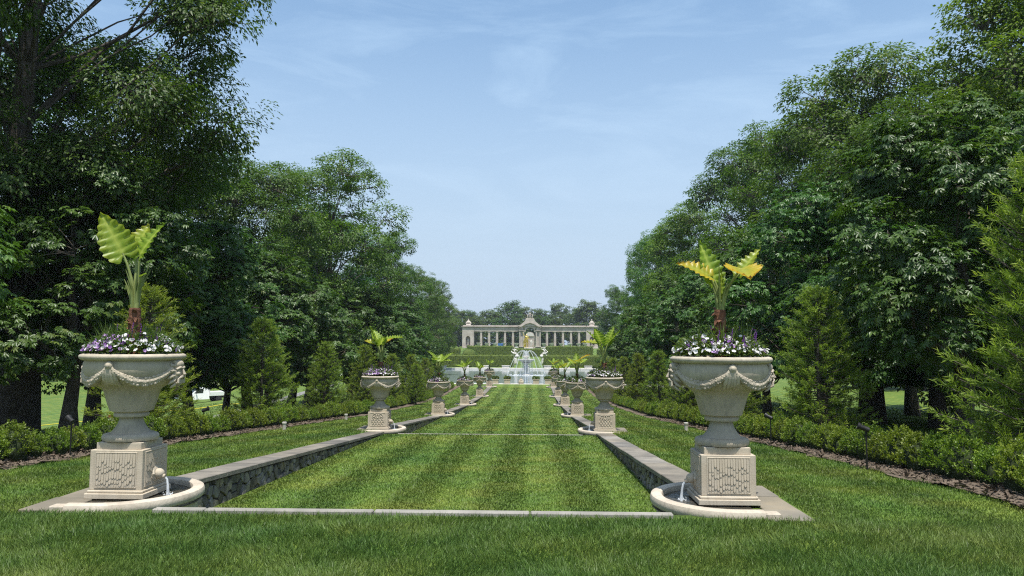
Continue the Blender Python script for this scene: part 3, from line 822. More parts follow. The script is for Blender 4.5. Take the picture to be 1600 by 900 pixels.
def make_basin():
    """half-round basin wrapping the lawn side of a pedestal (+x), with flagstones behind"""
    t = thing('fountain_basin')
    R0, R1 = 0.80, 0.66
    b = MB()
    n = 36
    prof = [(R0 - .07, -0.55), (R0 - .07, -0.03), (R0 - .012, -0.022), (R0, 0.0), (R0, 0.035), (R0 - .012, 0.062), (R0 - .04, 0.074), (R1 + .035, 0.074), (R1 + .01, 0.062), (R1, 0.036), (R1, -0.06)]
    path = [(-0.16, -1.0)] + [None] * (n + 1) + [(-0.16, 1.0)]
    rings = []
    for i in range(n + 3):
        ring = []
        for r, z in prof:
            if i == 0: ring.append((-0.20, -r, z))
            elif i == n + 2: ring.append((-0.20, r, z))
            else:
                a = -math.pi / 2 + math.pi * (i - 1) / n
                ring.append((r * math.cos(a) * 0.90, r * math.sin(a), z))
        rings.append(ring)
    m = len(prof)
    vs = [p for r in rings for p in r]
    fs = [(i * m + k, (i + 1) * m + k, (i + 1) * m + k + 1, i * m + k + 1) for i in range(len(rings) - 1) for k in range(m - 1)]
    fs += [tuple(range(m - 1, -1, -1)), tuple((len(rings) - 1) * m + k for k in range(m))]
    b.add(vs, fs).build('rim', 'basin', t, 40)
    f = MB()
    f.lathe([(0.0, -0.055), (0.70, -0.055)], 24, a0=-math.pi / 2, a1=math.pi / 2, cap=False)
    f.box((-0.10, 0, -0.12), (0.20, 1.40, 0.10)); f.build('floor', 'slab', t)
    wv = [(-0.2, -0.66, 0.012), (0, -0.66, 0.012)] + [(0.665 * .9 * math.cos(-math.pi / 2 + math.pi * i / 20), 0.665 * math.sin(-math.pi / 2 + math.pi * i / 20), 0.012) for i in range(1, 20)] + [(0, 0.66, 0.012), (-0.2, 0.66, 0.012)]
    MB().add(wv, [tuple(range(len(wv)))]).build('water', 'basinwater', t)
    # end blocks and flagstones beside the pedestal, away from the lawn
    MB().box((-0.27, -0.735, -0.06), (0.138, 0.13, 0.24), 0.01).build('end_block', 'basin', t)
    MB().box((-0.27, 0.735, -0.06), (0.138, 0.13, 0.24), 0.01).build('end_block', 'basin', t)
    MB().box((-0.42, -0.50, -0.07), (0.42, 0.59, 0.19), 0.006, taper=0.99).build('flagstone', 'slab', t)
    MB().box((-0.455, 0.11, -0.07), (0.33, 0.60, 0.18), 0.006).build('flagstone', 'slab', t)
    MB().box((-0.42, 0.65, -0.07), (0.40, 0.44, 0.185), 0.006).build('flagstone', 'slab', t)
    d = MB().lathe([(0.062, 0.0), (0.062, 0.034), (0.05, 0.045), (0.0, 0.046)], 16); d.lathe([(0.066, 0.012), (0.066, 0.022)], 16)
    d.build('filter_cap', 'black', t, 40, loc=(0.02, -0.60, 0.012))
    MB().tube([(0.378, 0, 0.195), (0.395, 0.003, 0.175), (0.405, 0.0, 0.12), (0.41, -.004, 0.06), (0.412, 0, 0.01)], [0.012, 0.011, 0.012, 0.015, 0.022], 8).build('water_stream', 'spray', t, 60)
    s = MB()
    rr = random.Random(8)
    for i in range(26):
        a = rr.uniform(0, 6.28); r = rr.uniform(.01, .06)
        s.ball((0.41 + r * math.cos(a), r * math.sin(a), 0.014 + rr.random() * .03), rr.uniform(.003, .008), 6, 4)
    s.build('splash', 'spray', t, 60)
    return t

# ---------------------------------------------------------------- elephant ear plants
def ear_leaf(B, T, N, Wd, yel=0.0, seed=0, droop=0.0, nu=26, nv=9):
    """arrow-shaped scalloped blade from its petiole joint B to its tip T; N = the way the upper side looks"""
    rr = random.Random(seed)
    B, T, N = np.array(B, float), np.array(T, float), np.array(N, float)
    d = T - B; L = np.linalg.norm(d); d /= L
    N = N - d * N.dot(d); N /= np.linalg.norm(N); S = np.cross(d, N)
    V = []; vein = []; ye = []
    nveins = 7.5
    for i in range(nu + 1):
        u = i / nu
        s = -0.20 + 1.20 * u                    # along the midrib; behind the joint are the two basal lobes
        for j in range(nv):
            v = -1 + 2 * j / (nv - 1)
            av = abs(v)
            w = (max(0.0, math.sin(math.pi * min(1, (u * 0.93 + 0.07)) ** 0.72)) ** 0.8) * (1 - 0.25 * u)
            sc = 1 + 0.085 * math.sin(2 * math.pi * nveins * (u - 0.05 * av)) * (av ** 2)
            ww = w * sc * Wd / 2
            ss = s
            if s < 0: ss = s * (0.15 + 0.85 * min(1, av * 1.6))      # notch at the joint
            x = ss * L + 0.05 * L * av * (0.4 - u)
            off = 0.05 * L * math.sin(2 * math.pi * nveins * (u - 0.05 * av)) * av ** 1.3 + 0.10 * Wd * (av ** 1.5) + rr.uniform(-.004, .004) - droop * L * max(0, s) ** 2
            V.append(B + d * x + S * (v * ww) + N * off)
            vn = max(0.0, math.cos(2 * math.pi * nveins * (u - 0.28 * av + .1))) ** 6
            vein.append(min(1, 0.9 * vn * (1 - .5 * av) + (1 if j == nv // 2 else 0)))
            ye.append(min(1, max(0, yel * (0.45 + 0.75 * av ** 2 + 0.5 * max(0, s) ** 3) + rr.uniform(-.06, .06) if yel > 0 else 0)))
    F = [(i * nv + j, i * nv + j + 1, (i + 1) * nv + j + 1, (i + 1) * nv + j) for i in range(nu) for j in range(nv - 1)]
    return mesh_np('leaf', V, F, 'ear', smooth=True, vattr={'vein': vein, 'yel': ye})

def ear_plant(loc, specs, seed, trunk_top=0.42, label=None):
    rr = random.Random(seed)
    t = thing('elephant_ear_plant', loc, 0, label, 'plant', 'elephant ear plants in the urns')
    b = MB(); pts = []; rad = []
    lean = rr.uniform(-.02, .02)
    n = 14
    for i in range(n + 1):
        f = i / n
        pts.append((lean * f, 0, trunk_top * f - .05)); rad.append(0.058 * (1 + .12 * (i % 2)) * (1.08 - .14 * f))
    b.tube(pts, rad, 12)
    for i in range(16):                                    # torn leaf bases
        a = rr.uniform(0, 6.28); z = rr.uniform(.10, trunk_top - .05)
        b.tube([(0.04 * math.cos(a), .04 * math.sin(a), z), (0.075 * math.cos(a), .075 * math.sin(a), z + .03), (0.10 * math.cos(a), .10 * math.sin(a), z + .025 + rr.uniform(-.04, .04))], [.03, .022, .004], 6, squash=.4)
    b.build('trunk', 'eartrunk', t, 50)
    for i in range(11):                                    # cut petiole sheaths round the crown of the trunk
        a = i * .9 + seed; h = rr.uniform(.14, .42)
        MB().tube([(lean + .022 * math.cos(a), .022 * math.sin(a), trunk_top - .08), (lean + .045 * math.cos(a), .045 * math.sin(a), trunk_top + h * .6 - .06), (lean + (.05 + h * .25) * math.cos(a), (.05 + h * .25) * math.sin(a), trunk_top + h)], [.024, .019, .004], 7, squash=.6).build('sheath', 'petiole', t, 60)
    for i, sp in enumerate(specs):
        Bp, Tp, N, Wd, yel, droop = sp
        lf = link('leaf', ear_leaf(Bp, Tp, N, Wd, yel, seed * 31 + i, droop), t)
        p0 = np.array([lean + rr.uniform(-.02, .02), rr.uniform(-.02, .02), trunk_top - .06]); p3 = np.array(Bp)
        p1 = p0 + [p3[0] * .10, p3[1] * .10, (p3[2] - p0[2]) * .40]; p2 = p0 + (p3 - p0) * [.55, .55, .78]
        pts = [tuple((1 - f) ** 3 * p0 + 3 * f * (1 - f) ** 2 * p1 + 3 * f * f * (1 - f) * p2 + f ** 3 * p3) for f in np.linspace(0, 1, 9)]
        pb = MB().tube(pts, list(np.interp(np.linspace(0, 1, 9), [0, .15, .5, 1], [.030, .027, .016, .009])), 8)
        pb.build('petiole', 'petiole', lf, 60)
    return t

def random_specs(seed, n, h0=0.85, spread=1.0):
    rr = random.Random(seed); out = []
    a0 = rr.uniform(0, 6.28)
    for i in range(n):
        a = a0 + i * 2 * math.pi / n + rr.uniform(-.35, .35)
        r = rr.uniform(.10, .24) * spread; z = h0 + rr.uniform(-.12, .12)
        up = rr.uniform(.15, 1.05) if i else 1.25
        L = rr.uniform(.44, .56); o = np.array([math.cos(a), math.sin(a)])
        hd = math.cos(up) * L
        T = (o[0] * (r + hd), o[1] * (r + hd), z + math.sin(up) * L)
        N = (-o[0] * math.sin(up) + rr.uniform(-.3, .3), -o[1] * math.sin(up) - .35, math.cos(up) + .2)
        out.append(((o[0] * r, o[1] * r, z), T, N, rr.uniform(.30, .40), rr.choice((0, 0.05, .35, .75)) if up < .6 else 0.0, rr.uniform(.05, .3)))
    return out

PLANT_L = [((-0.13, -0.06, 1.06), (-0.36, -0.12, 1.50), (0.25, -0.85, 0.35), 0.38, 0.14, 0.10),
           ((-0.06, 0.10, 1.14), (-0.02, 0.22, 1.43), (-0.2, -0.9, 0.5), 0.34, 0.25, 0.15),
           ((0.05, -0.04, 1.05), (0.23, -0.02, 1.42), (-0.45, -0.7, 0.25), 0.28, 0.0, 0.20),
           ((0.10, -0.10, 0.82), (0.17, -0.16, 0.86), (0.1, -0.5, 0.9), 0.06, 0.0, 0.3)]
PLANT_R = [((-0.06, -0.02, 0.80), (-0.19, 0.0, 1.22), (0.25, -0.95, 0.2), 0.27, 0.0, 0.10),
           ((-0.13, -0.08, 0.84), (-0.43, -0.16, 1.00), (0.35, -0.75, 0.8), 0.24, 0.62, 0.22),
           ((0.19, -0.14, 0.90), (0.20, -0.44, 0.80), (0.0, -0.40, 0.9), 0.40, 0.68, 0.15),
           ((0.23, 0.04, 0.88), (0.45, 0.10, 1.17), (-0.5, -0.55, 0.35), 0.18, 0.22, 0.12),
           ((0.02, -0.03, 0.60), (0.01, -0.04, 0.90), (0.2, -0.9, 0.1), 0.07, 0.1, 0.0)]

# ---------------------------------------------------------------- bedding flowers in the urns
def leaves_np(P, D, N, L, W, fold=0.18, droop=0.0):
    """rhombic leaves folded along the midrib: 4 verts and 2 triangles each"""
    D = norm(D); S = norm(np.cross(D, N)); N2 = np.cross(S, D)
    L = np.asarray(L)[:, None]; W = np.asarray(W)[:, None]
    mid = P + D * L * 0.45
    V = np.stack([P, mid + S * W * .5 + N2 * W * fold, P + D * L - N2 * L * droop, mid - S * W * .5 + N2 * W * fold], 1)
    n = len(P); b = (np.arange(n) * 4)[:, None]
    F = np.concatenate([b + [0, 1, 2], b + [0, 2, 3]], 1).reshape(-1, 3)
    return V.reshape(-1, 3), F

def flower_bed(loc, seed, full, label):
    g = np.random.default_rng(seed)
    t = thing('bedding_flowers', loc, 0, label, 'flowers', 'bedding flowers in the urns')
    n = 2600 if full else 900
    a = g.random(n) * 6.283; r = 0.44 * np.sqrt(g.random(n))
    z = 0.02 + 0.24 * g.random(n) ** 1.1 * (1.15 - (r / .5) ** 2)
    P = np.stack([r * np.cos(a), r * np.sin(a), z], -1)
    D = np.stack([np.cos(a), np.sin(a), 0.5 * np.ones(n)], -1) + g.normal(0, .6, (n, 3)); N = np.array([0, 0, 1.0]) + g.normal(0, .35, (n, 3))
    s = 1.0 if full else 1.7
    V, F = leaves_np(P, D, N, s * (0.035 + .03 * g.random(n)), s * (0.016 + .012 * g.random(n)))
    V = [V]; F = [F]; rnd = [np.repeat(g.random(n), 2)]
    # grassy spikes
    m = 260 if full else 60
    a = g.random(m) * 6.283; r = 0.12 + 0.26 * g.random(m)
    cl = (g.random(m) * 5).astype(int); ca = cl * 1.31 + seed
    P = np.stack([0.24 * np.cos(ca) + g.normal(0, .03, m), 0.24 * np.sin(ca) + g.normal(0, .03, m), 0.03 * np.ones(m)], -1)
    D = np.array([0, 0, 1.0]) + g.normal(0, .45, (m, 3)); D[:, 2] = abs(D[:, 2]) + .3
    v2, f2 = leaves_np(P, D, g.normal(size=(m, 3)), 0.18 + .20 * g.random(m), 0.010 * s * np.ones(m))
    F.append(f2 + len(V[0])); V.append(v2); rnd.append(np.repeat(0.6 + .4 * g.random(m), 2))
    o = link('foliage', mesh_np('foliage', np.concatenate(V), np.concatenate(F), 'flowleaf', np.concatenate(rnd)), t)
    for nm, mat, cnt, szz in (('white_blossoms', 'flowwhite', 240 if full else 90, .021), ('purple_blossoms', 'flowpurple', 120 if full else 50, .024)):
        cnt = int(cnt); a = g.random(cnt) * 6.283
        if nm[0] == 'p': a = np.where(g.random(cnt) < .55, a * .22 + (0.2 if seed % 2 else 3.4), a)
        r = 0.485 * np.sqrt(g.random(cnt) * .72 + .28); c = np.stack([r * np.cos(a), r * np.sin(a), 0.05 + .05 * g.random(cnt) + .34 * np.maximum(0, .90 - r / .5)], -1)
        nn = norm(np.stack([np.cos(a) * .7, np.sin(a) * .7, .6 * np.ones(cnt)], -1) + g.normal(0, .35, (cnt, 3)))
        u = norm(np.cross(nn, g.normal(size=(cnt, 3)))); w = np.cross(nn, u)
        k = 10; sz = (szz * (0.8 + .4 * g.random(cnt)) * (1 if full else 1.35))[:, None]
        V = [c - nn * .012]
        for i in range(k):
            q = 2 * math.pi * i / k; rad = sz * (1.0 if i % 2 else .80)
            V.append(c + (u * math.cos(q) + w * math.sin(q)) * rad)
        V = np.stack(V, 1).reshape(-1, 3); b = (np.arange(cnt) * (k + 1))[:, None]
        F = np.concatenate([b + [0, 1 + i, 1 + (i + 1) % k] for i in range(k)], 1).reshape(-1, 3)
        o = link(nm, mesh_np(nm, V, F, mat, np.repeat(g.random(cnt), k)), t); o['kind'] = 'stuff'
    if full:  # upright salvia spikes
        m = 30; b = MB(); rr = random.Random(seed)
        for i in range(m):
            a = rr.uniform(0, 6.28); r = rr.uniform(.12, .34); h = rr.uniform(.14, .30)
            x, y = r * math.cos(a), r * math.sin(a)
            for k in range(7): b.ball((x + rr.uniform(-.006, .006) + .02 * k / 7, y, .05 + h * (0.4 + .6 * k / 7)), (.011 - .001 * k, .011 - .001 * k, .012), 5, 4)
        o = b.build('salvia_spikes', 'flowpurple', t); o['kind'] = 'stuff'
    return t

urn0 = make_urn(); pedF = make_pedestal(1); pedS = make_pedestal(0); bas0 = make_basin()
USED = set()
def place(proto, loc, rz):
    if proto.name in USED: o = copy_tree(proto)
    else: o = proto; USED.add(proto.name)
    o.location = loc; o.rotation_euler = (0, 0, rz)
    return o
for k in range(6):
    for s in (-1, 1):
        hand = 'left-hand' if s < 0 else 'right-hand'
        nth = ordn(k + 1)
        rz = 0 if s < 0 else math.pi
        base = (s * XU, YN[k], ZN[k])
        near = ' nearest the camera' if k == 0 else ''
        which = f'{nth} in the {hand} row'
        u = place(urn0, base, rz); tag(u, f'carved limestone urn with swags and lion masks, {which}', 'urn', 'stone urns lining the lawn')
        if k == 0 and s > 0:
            p = make_pedestal(-1)
            p.location = base; p.rotation_euler = (0, 0, rz)
            # the panel that looks to the camera is the one behind in local space after the half turn
            for ch in list(p.children):
                if ch.name.startswith('panel'): ch.rotation_euler.z += math.pi if False else 0
            # move the carved front from local -y to local +y
            fr = [c for c in p.children if c.name.startswith('panel')]
            fr[0].rotation_euler.z, fr[2].rotation_euler.z = math.pi, 0.0
            fr[3].rotation_euler.z, fr[1].rotation_euler.z = math.pi / 2, -math.pi / 2
        else:
            p = place(pedF if k == 0 else pedS, base, rz)
        tag(p, f'limestone pedestal with {"feather scale" if k == 0 else "scroll"} panels and spout, {which}', 'pedestal', 'stone pedestals of the urns')
        b = place(bas0, base, rz)
        if s > 0 and True:
            pass
        tag(b, f'half round stone water basin under the urn, {which}', 'basin', 'stone basins of the urn fountains')
        if k == 0: sp = PLANT_L if s < 0 else PLANT_R
        else: sp = random_specs(40 + k * 2 + (s > 0), 6 if k < 3 else 5, h0=0.94 if k < 4 else .84, spread=1.0)
        ear_plant((base[0], base[1], base[2] + 1.45), sp, 60 + k * 2 + (s > 0), 0.54 if k == 0 else 0.44,
                  f'yellow green elephant ear plant in the urn {which}')
        flower_bed((base[0], base[1], base[2] + 1.45), 80 + k * 2 + (s > 0), k < 2, f'white and purple flowers filling the urn {which}')
# the pump cap shows on the camera side of both near basins
for o in list(COL.objects):
    if o.name.startswith('filter_cap') and o.parent and o.parent.location.x > 0:
        o.location.y = 0.60

# ------------------------------------------------------------------ trees and shrubs
def crown_points(g, lobes, sprays, outward_bias=0.25, shell=(0.70, 1.05)):
    """spray centres on the outside of each lobe"""
    C, O, LI = [], [], []
    cen = np.mean([l[0] for l in lobes], 0)
    for li, (c, r) in enumerate(lobes):
        c = np.array(c); n = max(4, int(sprays * (np.mean(r) ** 2)))
        d = norm(g.normal(size=(n * 3, 3)))
        out = norm((c - cen) * [1, 1, .8] + [0, 0, .6])
        keep = d @ out > -outward_bias - .75 * g.random(len(d))
        d = d[keep][:n]
        q = shell[0] + (shell[1] - shell[0]) * g.random(len(d))
        C.append(c + d * np.array(r) * q[:, None]); O.append(d); LI.append(np.full(len(d), li))
    return np.concatenate(C), np.concatenate(O), np.concatenate(LI)

def lobes_for(g, n, z0, z1, prof, rl, flat=0.75, jitter=.18):
    """lobes set around the envelope prof(t) between heights z0 and z1"""
    L = []
    for i in range(n):
        t = (i + .5) / n; t = np.clip(t + g.normal(0, .05), .02, .98)
        a = i * 2.39996 + g.normal(0, .35)
        rr = prof(t) * (0.62 + .38 * g.random())
        r = rl * (0.75 + .5 * g.random())
        L.append((np.array([rr * math.cos(a), rr * math.sin(a), z0 + (z1 - z0) * t]), np.array([r, r, r * flat])))
    for t in np.linspace(.15, .85, 5):
        L.append((np.array([g.normal(0, .3), g.normal(0, .3), z0 + (z1 - z0) * t]), np.array([1, 1, .9]) * rl * 1.1))
    return L

def trunk_mesh(g, H, r0, lobes, C, LI, twig=0.012, flare=1.5, seed=0, top=0.75, limb=.45):
    b = MB()
    n = 9; pts = []; rad = []
    off = g.normal(0, .02 * H, (n + 1, 2)); off[0] = 0; off = np.cumsum(off * .35, 0)
    for i in range(n + 1):
        f = i / n
        pts.append((off[i, 0], off[i, 1], H * top * f - (0.15 if i == 0 else 0)))
        rad.append(r0 * ((1 - .82 * f) + (flare - 1) * math.exp(-f * 18)))
    b.tube(pts, rad, 10)
    P = np.array(pts)
    for li, (c, r) in enumerate(lobes):
        c = np.array(c)
        hz = max(.22 * H, c[2] - 0.55 * math.hypot(c[0], c[1]) - .5)
        i = int(np.clip(hz / (H * top) * n, 1, n - 1)); p0 = P[i]
        m = p0 + (c - p0) * .5 + np.array([0, 0, .05 * H * (g.random() - .3)]) + g.normal(0, .022 * H, 3)
        lr = rad[i] * limb * (1 if li % 5 == 0 else .55)
        b.tube([tuple(p0), tuple(p0 + (m - p0) * .5 + g.normal(0, .06, 3)), tuple(m), tuple(m + (c - m) * .55 + g.normal(0, .1, 3)), tuple(c)], [lr, lr * .8, lr * .6, lr * .42, lr * .25], 6, cap=False)
        idx = np.where(LI == li)[0]
        for j in idx[::2]:
            e = C[j]; mm = (c + e) / 2 + g.normal(0, .1, 3)
            b.tube([tuple(c + (m - c) * .25 * g.random()), tuple(mm), tuple(e)], [twig * 1.6, twig, twig * .5], 3, cap=False)
    return b.mesh('trunk', 'bark', 60)

def broadleaf(seed, H, z0, prof, nl, rl, sprays, per, leaf, r0, mat, spread=.45, flat=.75, twig=.012, aspect=.55, palmate=0, outb=.25, limb=.45, shell=(.70, 1.05)):
    g = np.random.default_rng(seed)
    lobes = lobes_for(g, nl, z0, H - rl * flat * .8, prof, rl, flat)
    C, O, LI = crown_points(g, lobes, sprays, outb, shell)
    tm = trunk_mesh(g, H, r0, lobes, C, LI, twig, limb=limb)
    n = len(C) * per
    Ci = np.repeat(C, per, 0); Oi = np.repeat(O, per, 0)
    q = norm(g.normal(size=(n, 3))) * (g.random(n) ** .5)[:, None] * spread * np.array([1, 1, .5])
    q -= Oi * (np.sum(q * Oi, 1) * .35)[:, None]
    P = Ci + q
    up = np.array([0, 0, 1.0])
    N = norm(Oi * .55 + up * .85 + g.normal(0, .30, (n, 3)))
    D = norm(q * 1.2 + Oi * .5 + np.array([0, 0, -.35]) + g.normal(0, .35, (n, 3)))
    D = norm(D - N * np.sum(D * N, 1)[:, None] * .8)
    crnd = np.repeat(g.random(len(C)), per)
    rnd = np.clip(.55 * g.random(n) + .45 * crnd, 0, 1)
    Ls = leaf * (0.7 + .6 * g.random(n))
    if palmate:
        S = np.cross(D, N); Vs, Fs, Rs = [], [], []; base = 0
        for i in range(palmate):
            a = (i - (palmate - 1) / 2) * (4.0 / palmate)
            sc = 1 - .33 * abs(i - (palmate - 1) / 2) / ((palmate - 1) / 2)
            d = D * math.cos(a) + S * math.sin(a) - N * .28
            v, f = leaves_np(P, d, N + g.normal(0, .12, (n, 3)), Ls * sc, Ls * sc * .42, .16, .12)
            Vs.append(v); Fs.append(f + base); base += len(v); Rs.append(np.repeat(rnd, 2))
        V, F, rn = np.concatenate(Vs), np.concatenate(Fs), np.concatenate(Rs)
    else:
        V, F = leaves_np(P, D, N, Ls, Ls * aspect, .14, .1); rn = np.repeat(rnd, 2)
    return mesh_np('crown', V, F, mat, rn), tm

ell = lambda R, p=.6, q=2.2: (lambda t: R * (max(0.03, 1 - abs(2 * (t ** p) - 1) ** q)) ** .5)
CHEST = [broadleaf(200 + i, 7.6, 1.85, ell(2.9, .62), 34, 1.12, 13, 26, 0.155, .19, 'chestnut', .45, .72, .009, palmate=6) for i in range(3)]
TALL = [broadleaf(300, 17.5, 3.5, ell(4.6, .75), 42, 1.65, 13, 40, 0.185, .34, 'oak', .62, .7, .016),
        broadleaf(301, 17.5, 4.0, ell(4.0, .7), 38, 1.55, 13, 40, 0.175, .32, 'maple', .60, .8, .016, .6),
        broadleaf(302, 17.5, 3.0, ell(5.2, .85), 46, 1.6, 12, 40, 0.185, .36, 'oak', .62, .65, .016, .5),
        broadleaf(303, 13.0, 2.2, ell(4.0, .75), 46, 1.45, 15, 44, 0.125, .22, 'oak', .52, .7, .011, .6)]
OAK = broadleaf(310, 19.0, 5.4, ell(6.6, .7), 90, 1.7, 16, 44, 0.145, .62, 'oak', .62, .62, .016, .5, limb=.28, shell=(.35, 1.05))
FART = [broadleaf(320 + i, 14, 1.2, ell(4.8, .8), 22, 1.9, 5, 20, 0.48, .35, 'far', .8, .75, .03, .6) for i in range(2)]

def tree(name, meshes, x, y, h, href, label, cat='tree', group=None, rz=None, wide=1.0, seed=0, zs=None):
    rr = random.Random(seed * 7 + int(x * 13 + y * 5))
    t = thing(name, (x, y, tz(x, y)), rr.uniform(0, 6.28) if rz is None else rz, label, cat, group)
    s = h / href
    t.scale = (s * wide, s * wide, s)
    link('crown', meshes[0], t); link('trunk', meshes[1], t)
    return t

# chestnut rows beside the walk
row_l = [12.2, 19.5, 27.0, 34.5, 42, 49.5, 57, 64.5, 72]
row_r = [10.4, 17.8, 25.2, 32.6, 40, 47.4, 54.8, 62.2, 69.6]
hl = [6.8, 7.4, 7.3, 7.5, 7.2, 7.8, 7.4, 7.6, 7.0]
for i, y in enumerate(row_l):
    tree('chestnut_tree', CHEST[i % 3], -10.9 + (.25 * (i % 2)), y, hl[i], 7.6, f'dark leafy chestnut tree, {ordn(i + 1)} from the camera in the left-hand row behind the shrubs', group='chestnut trees along the walk', seed=i)
for i, y in enumerate(row_r):
    tree('chestnut_tree', CHEST[(i + 1) % 3], 10.5 + (.3 * (i % 2)), y, hl[i] * (1.04 if i else .92), 7.6, f'dark leafy chestnut tree, {ordn(i + 1)} from the camera in the right-hand row behind the shrubs', group='chestnut trees along the walk', seed=i + 20)
for i, (x, y, h) in enumerate([(-14.5, 31.5, 8.0), (-14.4, 39, 8.5)]):
    tree('chestnut_tree', CHEST[i % 3], x, y, h, 7.6, f'chestnut tree in the second left-hand row, {ordn(i + 1)} from the camera', group='chestnut trees behind the first row', seed=i + 50, wide=.9)
for i, (x, y, h) in enumerate([(15.2, 22, 9.0), (15.6, 33, 9), (19.5, 36, 9), (22.5, 27, 9)]):
    tree('chestnut_tree', CHEST[(i + 2) % 3], x, y, h, 7.6, f'chestnut tree in the second right-hand row, {ordn(i + 1)} from the camera', group='chestnut trees behind the first row', seed=i + 70, wide=.9)
# tall trees that make the skyline
tree('oak_tree', OAK, -12.95, 20.6, 19.5, 19.0, 'huge spreading oak with thick trunk and long limbs at the left edge', rz=.4, wide=.82)
sky_l = [(-12.4, 23.6, 12.6, 3, .92), (-22.5, 27, 18.5, 2, 1.0), (-18, 14, 17, 0, 1.0), (-13.6, 40, 13.8, 0, .95), (-12.6, 50, 17.0, 2, 1.0), (-15.5, 57, 15.5, 0, 1.0), (-12.2, 70, 14.8, 0, .85), (-12.6, 86, 13.5, 2, .95), (-12.4, 103, 13.6, 2, .75), (-14.5, 124, 12.8, 0, .8), (-21, 45, 17, 0, 1.0), (-19, 64, 16, 1, 1.0), (-17, 80, 14, 2, 1)]
for i, (x, y, h, m, w) in enumerate(sorted(sky_l, key=lambda q: q[1])):
    hh = h - (0 if x > -14.6 else 0)
    tree('oak_tree', TALL[m], x, y, hh, 17.5 if m < 3 else 13.0, f'tall green tree above the left-hand chestnut row, {ordn(i + 1)} from the camera', group='tall trees behind the chestnut rows', seed=i + 90, wide=w)
sky_r = [(18.6, 28, 17.0, 1, .9), (17.2, 38, 18.2, 0, .95), (17.5, 48, 19.2, 2, .85), (17.5, 58, 20.4, 0, .85), (14.6, 67, 16.6, 1, 1.0), (15.0, 82, 17.4, 2, .8), (15.8, 97, 18.0, 1, .8), (14.2, 121, 13.5, 0, .75), (24, 38, 19, 2, 1.0), (22, 20, 15, 0, .9), (20, 25, 13, 2, 1.1), (15.2, 27.5, 12, 0, 1.1), (21, 46, 17, 0, 1), (26, 32, 16, 2, 1.1), (26, 52, 20, 1, 1), (18, 110, 14, 2, .9)]  # a few of these are added to shade the grass under the right-hand trees
for i, (x, y, h, m, w) in enumerate(sorted(sky_r, key=lambda q: q[1])):
    tree('oak_tree', TALL[m], x, y, h, 17.5, f'tall green tree above the right-hand chestnut row, {ordn(i + 1)} from the camera', group='tall trees behind the chestnut rows', seed=i + 130, wide=w)
# the wood behind the colonnade and beyond the left-hand slope
fw = []
for i in range(22):
    x = -62 + i * 6.0 + R.uniform(-1.5, 1.5); fw.append((x, 278 + R.uniform(-10, 24) + (10 if abs(x) < 8 else 0), R.uniform(13.5, 18.0)))
for i in range(14):
    x = -45 + i * 6.8 + R.uniform(-2, 2); fw.append((x, 262 + R.uniform(-3, 6), R.uniform(8, 11)))
for i, (x, y, h) in enumerate(sorted(fw)):
    tree('woodland_tree', FART[i % 2], x, y, h, 14, f'hazy green tree of the distant wood behind the colonnade, {ordn(i + 1)} from its left-hand end', group='distant wood behind the colonnade', seed=i + 170, wide=R.uniform(.85, 1.1))
fl = [(-150 + i * 11 + R.uniform(-3, 3), 150 + R.uniform(-8, 14), R.uniform(12, 17)) for i in range(10)] + [(40 + i * 11 + R.uniform(-3, 3), 95 + i * 4 + R.uniform(-8, 8), R.uniform(13, 17)) for i in range(9)] + [(34, 60, 15), (36, 45, 15), (38, 30, 14), (-22, 140, 14), (-28, 152, 15), (22, 140, 14), (27, 150, 15), (-24, 165, 13), (26, 170, 13)]
for i, (x, y, h) in enumerate(sorted(fl)):
    tree('woodland_tree', FART[i % 2], x, y, h, 14, f'background tree far beyond the rows beside the walk, {ordn(i + 1)} from the left-hand end', group='trees far beyond the rows', seed=i + 270)

